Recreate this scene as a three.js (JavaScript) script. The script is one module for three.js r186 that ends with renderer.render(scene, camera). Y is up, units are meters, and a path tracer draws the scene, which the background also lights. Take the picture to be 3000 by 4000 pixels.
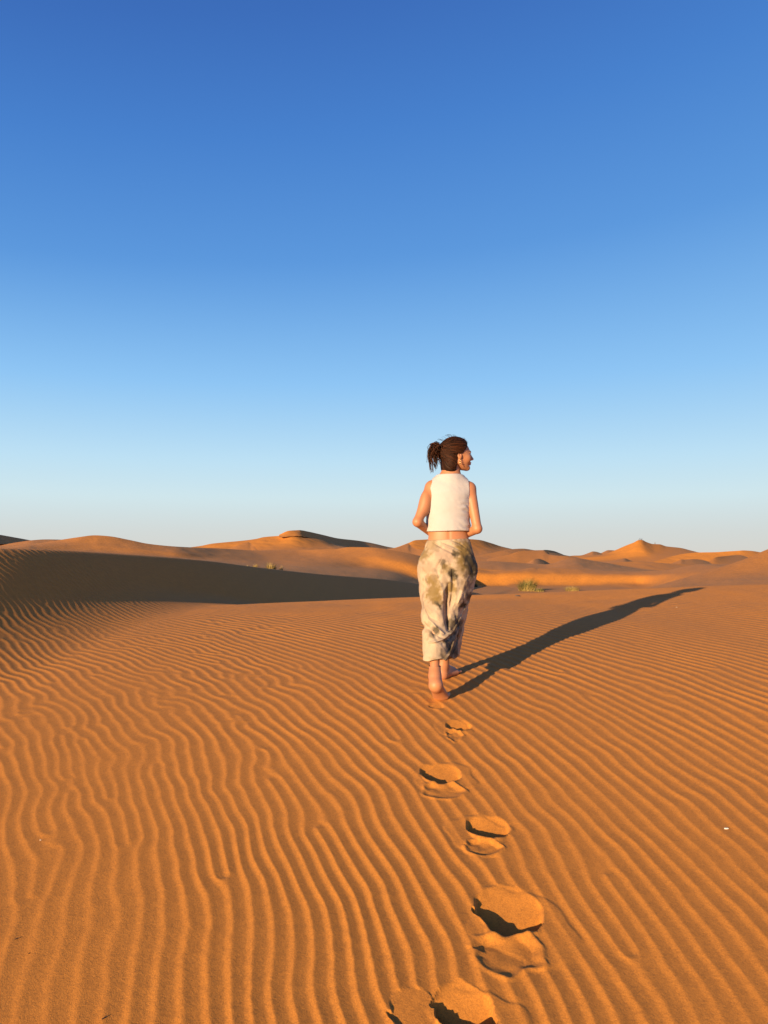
import * as THREE from 'three';
import { mergeGeometries } from 'three/addons/utils/BufferGeometryUtils.js';

// ---------------------------------------------------------------- camera, sky, sun, exposure
const scene = new THREE.Scene();
const EYE = 0.88;                                   // eye height above the walker's feet; the sand falls away towards the camera
const camera = new THREE.PerspectiveCamera(67.3, 3 / 4, 0.05, 9000);
camera.position.set(0, EYE, 0);
const PITCH = 3.24 * Math.PI / 180;
camera.rotation.x = PITCH;
scene.add(camera);

const renderer = new THREE.WebGLRenderer({ antialias: true });
renderer.toneMapping = THREE.LinearToneMapping;
renderer.toneMappingExposure = 1.98;
renderer.shadowMap.enabled = true;

const lin = (v) => (v <= 0.04045 ? v / 12.92 : ((v + 0.055) / 1.055) ** 2.4);
const clamp = (v, a, b) => Math.min(b, Math.max(a, v));
const lerp = (a, b, t) => a + (b - a) * t;
const smooth = (a, b, v) => { const t = clamp((v - a) / (b - a), 0, 1); return t * t * (3 - 2 * t); };

const SUN_AZ = 35 * Math.PI / 180, SUN_EL = 10.2 * Math.PI / 180;   // low sun behind the left shoulder
{ // clear evening sky: grey-white at the horizon, cyan, then deep blue, a little paler towards the right
  const stops = [[0, 214, 212, 205], [1.7, 211, 217, 215], [4.2, 208, 230, 236], [7, 189, 224, 244], [12.7, 143, 197, 244], [21.6, 93, 153, 221], [30, 72, 129, 205], [37, 61, 110, 187], [55, 41, 76, 140], [90, 28, 53, 105]];
  const W = 512, H = 512, data = new Float32Array(W * H * 4);
  for (let j = 0; j < H; j++) {
    const el = ((j + 0.5) / H - 0.5) * 180;
    for (let i = 0; i < W; i++) {
      const az = ((i + 0.5) / W - 0.5) * 2 * Math.PI;           // three: direction (cos az, ., sin az)
      const side = Math.cos(az);                                 // +1 towards +x
      const e = clamp(el * (1 - 0.19 * side * smooth(4, 25, el)), 0, 90);
      let k = 0; while (k < stops.length - 2 && e > stops[k + 1][0]) k++;
      const a = stops[k], b = stops[k + 1], t = clamp((e - a[0]) / (b[0] - a[0]), 0, 1), o = (j * W + i) * 4;
      for (let c = 0; c < 3; c++) data[o + c] = lin(lerp(a[c + 1], b[c + 1], t) / 255) / 1.98;
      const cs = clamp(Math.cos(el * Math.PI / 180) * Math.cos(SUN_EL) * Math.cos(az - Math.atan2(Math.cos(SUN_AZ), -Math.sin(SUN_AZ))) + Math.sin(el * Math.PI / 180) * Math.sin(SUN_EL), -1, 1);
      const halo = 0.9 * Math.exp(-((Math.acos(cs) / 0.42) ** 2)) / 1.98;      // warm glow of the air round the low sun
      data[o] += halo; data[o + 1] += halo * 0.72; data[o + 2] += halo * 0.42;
      data[o + 3] = 1;
    }
  }
  const sky = new THREE.DataTexture(data, W, H, THREE.RGBAFormat, THREE.FloatType);
  sky.mapping = THREE.EquirectangularReflectionMapping;
  sky.magFilter = THREE.LinearFilter; sky.minFilter = THREE.LinearFilter; sky.needsUpdate = true;
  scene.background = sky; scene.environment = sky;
}
const sun = new THREE.DirectionalLight(new THREE.Color().setRGB(1, 0.76, 0.42), 5);
sun.position.set(-Math.sin(SUN_AZ) * Math.cos(SUN_EL), Math.sin(SUN_EL), Math.cos(SUN_AZ) * Math.cos(SUN_EL)).multiplyScalar(80);
sun.target.position.set(0, 0, 0);
sun.castShadow = true;
sun.shadow.mapSize.set(4096, 4096);
Object.assign(sun.shadow.camera, { left: -40, right: 40, top: 30, bottom: -30, near: 1, far: 260 });
scene.add(sun, sun.target);

// ---------------------------------------------------------------- helpers
let seed = 12345;
const rnd = () => { seed = (seed + 0x6D2B79F5) | 0; let t = Math.imul(seed ^ (seed >>> 15), 1 | seed); t = (t + Math.imul(t ^ (t >>> 7), 61 | t)) ^ t; return ((t ^ (t >>> 14)) >>> 0) / 4294967296; };
const rr = (a, b) => a + (b - a) * rnd();
const hash = (x, y, z) => { let h = Math.imul(x, 374761393) + Math.imul(y, 668265263) + Math.imul(z, 1274126177) | 0; h = Math.imul(h ^ (h >>> 13), 1103515245); h ^= h >>> 16; return (h >>> 0) / 4294967296; };
const fade = (t) => t * t * t * (t * (t * 6 - 15) + 10);
function n2(x, y, s = 0) {                           // value noise, -1..1
  const i = Math.floor(x), j = Math.floor(y), u = fade(x - i), v = fade(y - j);
  return 2 * lerp(lerp(hash(i, j, s), hash(i + 1, j, s), u), lerp(hash(i, j + 1, s), hash(i + 1, j + 1, s), u), v) - 1;
}
function n3(x, y, z) {
  const i = Math.floor(x), j = Math.floor(y), k = Math.floor(z), u = fade(x - i), v = fade(y - j), w = fade(z - k);
  const f = (c) => lerp(lerp(hash(i, j, c), hash(i + 1, j, c), u), lerp(hash(i, j + 1, c), hash(i + 1, j + 1, c), u), v);
  return 2 * lerp(f(k), f(k + 1), w) - 1;
}
const fbm3 = (x, y, z) => 0.55 * n3(x, y, z) + 0.3 * n3(x * 2.1 + 7, y * 2.1, z * 2.1) + 0.15 * n3(x * 4.3, y * 4.3 + 3, z * 4.3);
const CP = Math.cos(PITCH), SP = Math.sin(PITCH), FPX = 2000 / Math.tan(67.3 / 2 * Math.PI / 180);
function at(X, Y, D) {                               // point of the photograph (3000 x 4000) at D metres ahead -> world point
  const dx = (X - 1500) / FPX, dy = -(Y - 2000) / FPX, y = dy * CP + SP, z = dy * SP - CP, k = D / -z;
  return [dx * k, EYE + y * k, -D];
}
function table(pts) {                                // monotone cubic through rows [x, a, b, ...]
  const n = pts.length, m = pts[0].length, sl = [];
  for (let c = 1; c < m; c++) {
    const d = [], s = [];
    for (let i = 0; i < n - 1; i++) d.push((pts[i + 1][c] - pts[i][c]) / (pts[i + 1][0] - pts[i][0]));
    for (let i = 0; i < n; i++) s.push(i === 0 ? d[0] : i === n - 1 ? d[n - 2] : d[i - 1] * d[i] <= 0 ? 0 : 2 * d[i - 1] * d[i] / (d[i - 1] + d[i]));
    sl.push(s);
  }
  return (x) => {
    let k = 0; while (k < n - 2 && x > pts[k + 1][0]) k++;
    const a = pts[k], b = pts[k + 1], h = b[0] - a[0], t = (x - a[0]) / h;
    return sl.map((s, c) => t < 0 ? a[c + 1] + s[k] * (x - a[0]) * 1 : t > 1 ? b[c + 1] + s[k + 1] * (x - b[0])
      : a[c + 1] * (1 + 2 * t) * (1 - t) ** 2 + s[k] * h * t * (1 - t) ** 2 + b[c + 1] * t * t * (3 - 2 * t) + s[k + 1] * h * t * t * (t - 1));
  };
}
const used = {};
function tag(o, name, label, category, kind, group) {
  const n = used[name] = (used[name] ?? -1) + 1;
  o.name = n ? name + '_' + String(n).padStart(3, '0') : name;
  if (label) o.userData.label = label;
  if (category) o.userData.category = category;
  if (kind) o.userData.kind = kind;
  if (group) o.userData.group = group;
  scene.add(o); return o;
}
function mesh(geometry, material, name, parent) {
  const o = new THREE.Mesh(geometry, material);
  o.castShadow = o.receiveShadow = true;
  if (name) o.name = name;
  if (parent) parent.add(o);
  return o;
}
function geo(pos, idx, normals, uv, color) {
  const g = new THREE.BufferGeometry();
  g.setAttribute('position', new THREE.BufferAttribute(pos, 3));
  if (uv) g.setAttribute('uv', new THREE.BufferAttribute(uv, 2));
  if (color) g.setAttribute('color', new THREE.BufferAttribute(color, 3));
  g.setIndex(new THREE.BufferAttribute(idx, 1));
  if (normals) g.setAttribute('normal', new THREE.BufferAttribute(normals, 3)); else g.computeVertexNormals();
  return g;
}

// ---------------------------------------------------------------- sand
function noiseTexture(N, make, srgb) {
  const d = new Uint8Array(N * N * 4);
  for (let j = 0; j < N; j++) for (let i = 0; i < N; i++) { const c = make(i, j, N), o = (j * N + i) * 4; d[o] = c[0]; d[o + 1] = c[1]; d[o + 2] = c[2]; d[o + 3] = 255; }
  const t = new THREE.DataTexture(d, N, N, THREE.RGBAFormat);
  t.wrapS = t.wrapT = THREE.RepeatWrapping; t.magFilter = THREE.LinearFilter; t.minFilter = THREE.LinearMipmapLinearFilter;
  t.generateMipmaps = true; if (srgb) t.colorSpace = THREE.SRGBColorSpace; t.needsUpdate = true; return t;
}
const wrapNoise = (i, j, N, f, s) => {               // tileable value noise of f cells a side
  const x = i / N * f, y = j / N * f, a = Math.floor(x), b = Math.floor(y), u = fade(x - a), v = fade(y - b), w = (q) => ((q % f) + f) % f;
  return lerp(lerp(hash(w(a), w(b), s), hash(w(a + 1), w(b), s), u), lerp(hash(w(a), w(b + 1), s), hash(w(a + 1), w(b + 1), s), u), v);
};
const grainBump = noiseTexture(1024, (i, j, N) => {
  const v = 0.30 * wrapNoise(i, j, N, 512, 1) + 0.30 * wrapNoise(i, j, N, 170, 2) + 0.28 * wrapNoise(i, j, N, 64, 3) + 0.12 * wrapNoise(i, j, N, 23, 4);
  const q = Math.round(255 * v); return [q, q, q];
});
const grainColor = noiseTexture(1024, (i, j, N) => {
  const g = hash(i, j, 9), v = 0.94 + 0.12 * (g - 0.5) + 0.14 * (wrapNoise(i, j, N, 256, 5) - 0.5) + 0.11 * (wrapNoise(i, j, N, 120, 8) - 0.5) + 0.06 * (wrapNoise(i, j, N, 40, 6) - 0.5) + 0.05 * (wrapNoise(i, j, N, 9, 7) - 0.5);
  const s = g > 0.985 ? 0.8 : 1, c = (k) => clamp(Math.round(255 * v * k * s), 0, 255);
  return [c(1), c(0.995), c(0.985)];
}, true);
const SAND = new THREE.Color().setRGB(0.53, 0.187, 0.022);
const sandNear = new THREE.MeshStandardMaterial({ color: SAND, roughness: 0.95, metalness: 0, map: grainColor, bumpMap: grainBump, bumpScale: 0.0011 });
const farBump = grainBump.clone(); farBump.repeat.set(0.06, 0.06); farBump.needsUpdate = true;
const farColor = grainColor.clone(); farColor.repeat.set(0.1, 0.1); farColor.needsUpdate = true;
const sandFar = new THREE.MeshStandardMaterial({ color: SAND, roughness: 0.95, metalness: 0, map: farColor, bumpMap: farBump, bumpScale: 0.012 });

// broad shape of the near dune, and of the ridge with the shaded slip face on its left (x to the right, D ahead)
function nearDune(x, D) {
  const yc = 0.335 + 0.026 * clamp(x, -4, 8), Dc = clamp(9.5 + 0.25 * x, 8.3, 11.3), k = 0.085 / (Dc - 4);
  if (D >= Dc) { const d = D - Dc, w = 2.2; return yc - (d < w ? 0.05 * d * d : 0.05 * w * w + 0.1 * w * (d - w)); }
  if (D > 4) return yc - k * (Dc - D) ** 2;
  return yc - k * (Dc - 4) ** 2 - 0.17 * (4 - Math.max(D, -3)) - 0.03 * Math.max(0, -3 - D);
}
const ridgeTop = table([[-14, -1.4], [-4, -0.5], [1, 0.02], [4, 0.53], [6.3, 0.875], [8, 0.95], [10.2, 0.885], [12.1, 0.80], [13.8, 0.68], [17, 0.477], [22, 0.21], [26.5, -0.1], [36.8, -0.86], [43, -1.32], [60, -1.7], [90, -2]]);
const FLOOR = -1.36;
function ridgeDune(x, D) {
  const rx = x + 4, rD = D - 8;
  const q = rx * 0.9618 - rD * 0.2737, t = rx * 0.2737 + rD * 0.9618, Dr = 8 + t * 0.9618;
  const top = ridgeTop(Dr)[0];
  if (q > 0) { const sl = lerp(0.49, 0.6, smooth(5.2, 8.8, Dr + 0.3 * q)), b = lerp(0.20, 0.09, smooth(6, 10, Dr)); return top - sl * (Math.sqrt(q * q + b * b) - b); }
  return top + 0.0 * q - 0.02 * q * q / (1 - 0.3 * q);
}
const smax = (a, b, k) => { const h = Math.max(k - Math.abs(a - b), 0) / k; return Math.max(a, b) + h * h * k * 0.25; };
function ground(x, D) {
  const b = nearDune(x, D), r = ridgeDune(x, D), k = lerp(0.32, 0.12, smooth(9, 14, D));
  const g = smax(b, r, k), f = FLOOR + 0.05 * n2(x * 0.11, D * 0.09, 3) + 0.012 * n2(x * 0.7, D * 0.5, 4);
  return smax(g, f, 0.35) + 0.010 * n2(x * 0.9, D * 0.6, 5) * smooth(2, 5, D) * (1 - smooth(9, 14, D));
}
function hit(X, Y) {                                 // where the line of sight of a photo point meets the sand
  for (let D = 0.8; D < 40; D += 0.01) { const p = at(X, Y, D); if (p[1] < ground(p[0], D)) return [p[0], D]; }
  return [0, 40];
}

// ripple phase: smooth field following the crest lines, wavy noise, and branch points where one crest splits in two
const rc = [1.072, 1.14, 0.739, 0.178, 1.772, -0.667, -0.156, 0.069, -0.03, 0.07, -0.028, -0.057, 0.05, -0.001];
function ripplePhase(x, D) {
  const u = x / 2, v = Math.log(D / 3.5);
  return (v * (rc[0] + v * (rc[1] + v * (rc[2] + v * rc[3]))) + u * (rc[4] + v * (rc[5] + v * (rc[6] + v * rc[7]))) + u * u * (rc[8] + v * (rc[9] + v * rc[10])) + u * u * u * (rc[11] + v * rc[12]) + u * u * u * u * rc[13]) / 0.070;
}
const RIPPLE = 0.0056;
const forks = [];
{
  const put = (x, D, s, len) => {
    const e = 0.01, gx = (ripplePhase(x + e, D) - ripplePhase(x - e, D)) / (2 * e), gd = (ripplePhase(x, D + e) - ripplePhase(x, D - e)) / (2 * e), l = Math.hypot(gx, gd);
    forks.push([x, D, gx / l, gd / l, s, len]);
  };
  for (let tries = 0, n = 0; n < 110 && tries < 20000; tries++) {
    const D = rr(0.9, 9.5), x = rr(-0.62, 0.62) * D - 0.1;
    const wild = smooth(0.05, -0.9, x + 0.10 * (D - 3)) * smooth(2.0, 3.4, D);       // the left is far more broken up than the right
    if (rnd() > 0.16 + 0.84 * wild) continue;
    const gap = lerp(0.38, 0.26, wild) * (D > 6 ? 1.3 : 1);
    if (forks.some((f) => (f[0] - x) ** 2 + (f[1] - D) ** 2 < gap * gap)) continue;
    put(x, D, n % 2 ? 1 : -1, rr(2.4, 4.4)); n++;
  }
}
function rawPhase(x, D) {
  const wild = smooth(0.3, -1.2, x + 0.12 * (D - 3)) * smooth(2.2, 3.6, D) * (1 - 0.5 * smooth(5.5, 8, D));
  let ph = ripplePhase(x, Math.max(D, 0.6));
  ph += lerp(0.32, 0.60, wild) * n2(x * 2.6 + 3, D * 2.2, 11) + lerp(0.19, 0.46, wild) * n2(x * 6.5, D * 5.5, 12) + lerp(0.04, 0.10, wild) * n2(x * 15, D * 13, 13);
  for (const f of forks) {
    const dx = x - f[0], dd = D - f[1];
    ph += f[4] * Math.atan2(dx * f[2] + dd * f[3], (-dx * f[3] + dd * f[2]) / f[5]) / (2 * Math.PI);
  }
  return ph;
}
// the crests settle as wind ripples do: a stripe forming equation (Swift-Hohenberg) run on a grid over the near sand
const RG = { x0: -5.2, d0: 0.6, c: 0.0125, nx: 920, nd: 860 };
const field = new Float32Array(RG.nx * RG.nd);
{
  const { nx, nd, c } = RG, k2 = new Float32Array(nx * nd), lap = new Float32Array(nx * nd), q = new Float32Array(nx * nd), live = [];
  for (let j = 0; j < nd; j++) {
    const D = RG.d0 + j * c; let a = -1, b = -1;
    for (let i = 0; i < nx; i++) {
      const x = RG.x0 + i * c, o = j * nx + i;
      if (Math.abs(x) > 0.62 * D + 0.25) continue;
      if (a < 0) a = i; b = i;
      field[o] = 0.8 * Math.cos(2 * Math.PI * rawPhase(x, D)) + 0.10 * n2(x * 40, D * 40, 15);
      const e = 0.02, g = Math.hypot(ripplePhase(x + e, D) - ripplePhase(x - e, D), ripplePhase(x, D + e) - ripplePhase(x, D - e)) / (2 * e);
      k2[o] = 1 / (2 * Math.PI * clamp(g, 10.0, 17) * c) ** 2;
    }
    live.push([Math.max(2, a), Math.min(nx - 3, b)]);
  }
  const laplace = (src, dst, pass) => {
    for (let j = 1; j < nd - 1; j++) { const [a, b] = live[j]; for (let o = j * nx + a - (pass ? 0 : 1), end = j * nx + b + (pass ? 0 : 1); o <= end; o++) dst[o] = ((src[o - 1] + src[o + 1] + src[o - nx] + src[o + nx]) * 4 + src[o - nx - 1] + src[o - nx + 1] + src[o + nx - 1] + src[o + nx + 1] - 20 * src[o]) / 6; }
  };
  const r = 0.9, dt = 0.029;
  for (let it = 0; it < 240; it++) {
    laplace(field, lap, 0);
    for (let j = 1; j < nd - 1; j++) { const [a, b] = live[j]; for (let o = j * nx + a - 1, end = j * nx + b + 1; o <= end; o++) q[o] = field[o] + lap[o] * k2[o]; }
    laplace(q, lap, 1);
    for (let j = 2; j < nd - 2; j++) { const [a, b] = live[j]; for (let o = j * nx + a, end = j * nx + b; o <= end; o++) { const u = field[o]; field[o] = u + dt * (r * u - u * u * u - q[o] - lap[o] * k2[o]); } }
  }
}
const cub = (a, b, c, d, t) => b + 0.5 * t * (c - a + t * (2 * a - 5 * b + 4 * c - d + t * (3 * (b - c) + d - a)));
function sample(x, D) {
  const fx = (x - RG.x0) / RG.c, fd = (D - RG.d0) / RG.c, i = Math.floor(fx), j = Math.floor(fd), t = fx - i;
  const row = (k) => { const o = (j + k) * RG.nx + i; return cub(field[o - 1], field[o], field[o + 1], field[o + 2], t); };
  return cub(row(-1), row(0), row(1), row(2), fd - j);
}
function ripple(x, D) {                              // height of the wind ripples, metres
  if (D < 0.2 || D > 60) return 0;
  const e = 0.01, i = (x - RG.x0) / RG.c, j = (D - RG.d0) / RG.c;
  const inside = i > 5 && i < RG.nx - 6 && j > 5 && j < RG.nd - 6 && Math.abs(x) < 0.62 * D + 0.19;
  let gx = ripplePhase(x + e, D) - ripplePhase(x - e, D), gd = ripplePhase(x, D + e) - ripplePhase(x, D - e);
  const g = Math.hypot(gx, gd) || 1, k = 2 * Math.PI * g / (2 * e); gx /= g; gd /= g;
  let c, q;                                          // cosine and sine of the place within a ripple; q > 0 on the flank towards the wind
  if (inside) { c = sample(x, D); const st = 0.008; q = (sample(x + gx * st, D + gd * st) - sample(x - gx * st, D - gd * st)) / (2 * st * k); }
  else { const p = 2 * Math.PI * rawPhase(x, Math.max(D, 0.3)); c = Math.cos(p); q = -Math.sin(p); }
  const th = Math.atan2(q, c) / (2 * Math.PI), a = Math.min(1, Math.hypot(c, q) / 0.85);
  const up = 0.38, lee = th < 0 ? -th : th > up ? 1 - th : -1;           // short bright flank, long duller one
  let h = lee < 0 ? (1 - th / up) ** 1.8 : Math.max(0, 1 - lee / (1 - up)) ** 1.3;
  h -= 0.065 * Math.exp(-((th / 0.028) ** 2));
  const rx = x + 4, rD = D - 8, Dr = 8 + (rx * 0.2737 + rD * 0.9618) * 0.9618;
  const slip = 1 - smooth(8.4, 10.2, Dr) * (ridgeDune(x, D) < nearDune(x, D) - 0.02 ? 0 : 1);
  const soft = lerp(0.70, 1, smooth(-0.9, -0.3, x + 0.25 * (D - 2)));            // flatter at the lower left
  const amp = RIPPLE * (0.85 + 0.3 * n2(x * 0.8, D * 0.7, 14) + 0.2 * n2(x * 3.1, D * 2.3, 16)) * soft * (1 - smooth(11.5, 16, D) * 0.6) * (1 - smooth(20, 40, D));
  return amp * (h - 0.35) * a * slip;
}

// ---- footprints: [left, right, near, far of the hollow; heel patch; lean] in photo pixels, turned into world sizes
const prints = [
  { cx: 1704, near: 2771, far: 2747, w: 58, heel: 0, depth: 0.012 },
  { cx: 1789, near: 2856, far: 2816, w: 92, heel: [1762, 2888, 64], depth: 0.030 },
  { cx: 1720, near: 3060, far: 2987, w: 152, heel: [1735, 3118, 150], depth: 0.036 },
  { cx: 1902, near: 3285, far: 3188, w: 162, heel: [1876, 3332, 130], depth: 0.040 },
  { cx: 1992, near: 3660, far: 3480, w: 262, heel: [1990, 3794, 270], depth: 0.052 },
  { cx: 1622, near: 4060, far: 3872, w: 200, heel: 0, depth: 0.006 },
  { cx: 1815, near: 4040, far: 3855, w: 236, heel: [1700, 4130, 200], depth: 0.050 },
].map((p, i) => {
  const a = hit(p.cx, p.near), b = hit(p.cx, p.far), c = [(a[0] + b[0]) / 2, (a[1] + b[1]) / 2];
  const o = { i, c, ub: Math.hypot(b[0] - a[0], b[1] - a[1]) / 2, vb: p.w * c[1] / FPX / 2, dir: [(b[0] - a[0]), (b[1] - a[1])], depth: p.depth };
  const l = Math.hypot(...o.dir); o.dir = o.dir.map((v) => v / l);
  if (p.heel) { const h = hit(p.heel[0], p.heel[1]), m = [(h[0] + a[0]) / 2, (h[1] + a[1]) / 2]; o.heel = { c: m, u: Math.hypot(a[0] - h[0], a[1] - h[1]) / 2 * 1.25, v: p.heel[2] * m[1] / FPX / 2 }; }
  return o;
});
function footprint(x, D) {                           // [height change, share of the ripples that is left, print number or -1]
  let dh = 0, keep = 1, id = -1;
  for (const p of prints) {
    const dx = x - p.c[0], dd = D - p.c[1];
    if (dx * dx + dd * dd > 0.25) continue;
    const u = dx * p.dir[0] + dd * p.dir[1], v = dx * p.dir[1] - dd * p.dir[0];
    const wob = 1 + 0.10 * n2(Math.atan2(u, v) * 1.6 + p.i * 9, p.i, 21) + 0.035 * n2(u * 30, v * 30, 22 + p.i);
    const vv = v / (p.vb * wob), uu = u / (p.ub * wob), chord = Math.sqrt(Math.max(0, 1 - vv * vv));
    if (Math.abs(vv) < 1.0) {
      // hollow of the ball of the foot: undercut edge on the near side, long smooth ramp at the far side
      const edge = 0.22 * n2(v * 11, p.i, 23) + 0.30 * vv, s = (uu + chord * 0.92 + edge * 0.3) / (2 * chord + 0.05);
      if (s > -0.25 && s < 1.02) {
        const ramp = smooth(-0.05, 0.20, s) * Math.pow(clamp(1 - s, 0, 1), 0.85), lip = Math.min(0.009, 0.22 * p.depth) * Math.exp(-(((s + 0.05) / 0.10) ** 2)) * chord;
        const k = smooth(0, 0.35, chord);
        dh += -p.depth * ramp * k + lip; 
        if (s > -0.05) { keep = Math.min(keep, 1 - smooth(0, 0.06, s + 0.05)); if (s > 0) id = p.i; }
      }
    }
    if (p.heel) {
      const hx = x - p.heel.c[0], hd = D - p.heel.c[1], hu = (hx * p.dir[0] + hd * p.dir[1]) / p.heel.u, hv = (hx * p.dir[1] - hd * p.dir[0]) / p.heel.v;
      const r = Math.hypot(hu, hv) * (1 + 0.20 * n2(Math.atan2(hu, hv) * 1.9, p.i, 24) + 0.03 * n2(hu * 4, hv * 4, 25));
      if (r < 1.35) {
        const inside = 1 - smooth(0.66, 1.0, r);
        dh += -p.depth * 0.20 * inside * (0.6 + 0.4 * clamp(hu + 0.6, 0, 1)) + 0.004 * Math.exp(-(((r - 1.06) / 0.09) ** 2)) + 0.0022 * inside * n2(hu * 2, hv * 2, 26);
        keep = Math.min(keep, smooth(0.85, 1.25, r)); if (r < 0.97 && id < 0) id = p.i;
      }
    }
    // broken crust beside the print
    const side = p.i % 2 ? -1 : 1, sx = v / (p.vb * 1.55) - side * 0.25, sy = (u + 0.35 * p.ub) / (p.ub * 1.5), rs = Math.hypot(sx, sy) * (1 + 0.22 * n2(Math.atan2(sx, sy) * 1.5, p.i + 40, 27));
    if (p.i > 0 && p.i !== 5) { dh += 0.0022 * (smooth(1.0, 0.90, rs) - 0.45) * smooth(1.25, 1.0, rs) * smooth(0.55, 0.9, rs); keep = Math.min(keep, lerp(0.55, 1, smooth(0.8, 1.1, rs))); }
  }
  return [dh, keep, id];
}

{
  // one fine sheet: rows by distance, columns by bearing; it goes all round the camera
  const bear = [], rad = [];
  for (let a = -31; a <= 31; a += 0.09) bear.push(a);
  for (let a = 31.5, s = 0.5; a < 329; a += s, s = a < 180 ? Math.min(8, s * 1.12) : Math.max(0.5, Math.min(8, (329 - a) / 8))) bear.push(a);
  for (let r = 0.25; r < 72;) { rad.push(r); r += r < 1.2 ? 0.03 : r < 2 ? 0.0045 : r < 12 ? Math.min(0.0165, 0.0023 * r) : r < 14 ? 0.03 : r * 0.007; }
  const nb = bear.length, nr = rad.length, nv = nb * nr;
  const pos = new Float32Array(nv * 3), uv = new Float32Array(nv * 2), part = new Int8Array(nv);
  for (let i = 0; i < nr; i++) for (let j = 0; j < nb; j++) {
    const a = bear[j] * Math.PI / 180, x = rad[i] * Math.sin(a), D = rad[i] * Math.cos(a), o = i * nb + j;
    let y = ground(x, D), id = -1;
    if (Math.abs(bear[j]) < 34 && D > 0.9 && D < 40) {
      const f = D < 6 ? footprint(x, D) : [0, 1, -1];
      y += f[0] + ripple(x, D) * f[1]; id = f[2];
    }
    if (id < 0 && D > 0 && ridgeDune(x, D) > nearDune(x, D) && (D > 8 || x < -2)) id = 50;
    pos[o * 3] = x; pos[o * 3 + 1] = y; pos[o * 3 + 2] = -D; part[o] = id;
    uv[o * 2] = x / 0.45; uv[o * 2 + 1] = D / 0.45;
  }
  const faces = new Map();
  const add = (k, a, b, c) => { if (!faces.has(k)) faces.set(k, []); faces.get(k).push(a, b, c); };
  const all = new Uint32Array((nr - 1) * nb * 6); let w = 0;
  for (let i = 0; i < nr - 1; i++) for (let j = 0; j < nb; j++) {
    const a = i * nb + j, b = i * nb + (j + 1) % nb, c = a + nb, d = b + nb;
    all[w++] = a; all[w++] = b; all[w++] = c; all[w++] = b; all[w++] = d; all[w++] = c;
    const k = part[a]; add(k, a, b, c); add(k, b, d, c);
  }
  const whole = geo(pos, all, null, uv), nor = whole.attributes.normal.array;
  const cut = (list) => {
    const map = new Map(), p = [], n = [], t = [], idx = new Uint32Array(list.length);
    list.forEach((v, k) => { let m = map.get(v); if (m === undefined) { m = map.size; map.set(v, m); p.push(pos[v * 3], pos[v * 3 + 1], pos[v * 3 + 2]); n.push(nor[v * 3], nor[v * 3 + 1], nor[v * 3 + 2]); t.push(uv[v * 2], uv[v * 2 + 1]); } idx[k] = m; });
    return geo(new Float32Array(p), idx, new Float32Array(n), new Float32Array(t));
  };
  const g = tag(new THREE.Group(), 'foreground_dune', 'rippled orange sand slope under the walking person, crossed by a line of footprints', 'dune', 'structure');
  mesh(cut(faces.get(-1)), sandNear, 'rippled_sand', g);
  for (const p of prints) if (faces.has(p.i)) mesh(cut(faces.get(p.i)), sandNear, 'footprint' + (p.i ? '_' + String(p.i).padStart(3, '0') : ''), g);
  const s = mesh(cut(faces.get(50)), sandNear);
  tag(s, 'shaded_dune', 'dark slip face in full shade behind the rippled sand at the left', 'dune', 'structure');
}

// ---------------------------------------------------------------- dunes further off: skins stretched over a few lines from foot to crest
function dune(name, label, rows, opt = {}) {
  const x0 = Math.max(...rows.map((r) => r[0][0])), x1 = Math.min(...rows.map((r) => r[r.length - 1][0]));
  const step = opt.step ?? 5, nc = Math.max(12, Math.round((x1 - x0) / step)), sub = opt.sub ?? 14, tabs = rows.map(table);
  const amp = opt.rough ?? 1, lines = [];
  for (let c = 0; c <= nc; c++) {
    const X = lerp(x0, x1, c / nc), pts = tabs.map((t) => { const [Y, D] = t(X); return at(X, Y, D); });
    const k = pts.map((p, i) => [i, ...p]), f = table(k), line = [];
    for (let i = 0; i <= (pts.length - 1) * sub; i++) {
      const p = f(i / sub), D = -p[2], edge = 1 - (i / sub) / (pts.length - 1);
      p[1] += amp * smooth(0, 0.12, edge) * D * (0.0011 * n2(p[0] / (D * 0.035), D / (D * 0.02 + 1.5), 31) + 0.0004 * n2(p[0] / (D * 0.011), D / 1.3, 32));
      line.push(p);
    }
    lines.push(line);
  }
  const geoOf = (ls) => {
    const m = ls[0].length, pos = new Float32Array(ls.length * m * 3), uv = new Float32Array(ls.length * m * 2), idx = [];
    ls.forEach((l, c) => l.forEach((p, r) => { pos.set(p, (c * m + r) * 3); uv.set([p[0] / 0.45, -p[2] / 0.45], (c * m + r) * 2); }));
    for (let c = 0; c < ls.length - 1; c++) for (let r = 0; r < m - 1; r++) { const a = c * m + r, b = a + m; idx.push(a, b, a + 1, b, b + 1, a + 1); }
    return geo(pos, new Uint32Array(idx), null, uv);
  };
  const back = lines.map((l) => { const p = l[l.length - 1], D = -p[2], d = opt.drop ?? D * 0.06; return [p, [p[0] + d * 0.1, p[1] - d * 0.25, p[2] - d * 0.55], [p[0] + d * 0.3, p[1] - d, p[2] - d * 2.2]]; });
  const o = mesh(mergeGeometries([geoOf(lines), geoOf(back)]), sandFar);
  return tag(o, name, label, 'dune', 'structure');
}
const shift = (row, dY, dD) => row.map(([X, Y, D]) => [X, Y + dY, D + dD]);

{ // level sand out to the horizon, low between the dunes
  const g = new THREE.RingGeometry(60, 7000, 96, 24); g.rotateX(-Math.PI / 2); g.translate(0, -14, 0);
  const uv = g.attributes.uv, p = g.attributes.position; for (let i = 0; i < uv.count; i++) uv.setXY(i, p.getX(i) / 0.45, -p.getZ(i) / 0.45);
  tag(mesh(g, sandFar), 'desert_plain', 'flat sand between and beyond the dunes', 'ground', 'structure');
}

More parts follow.
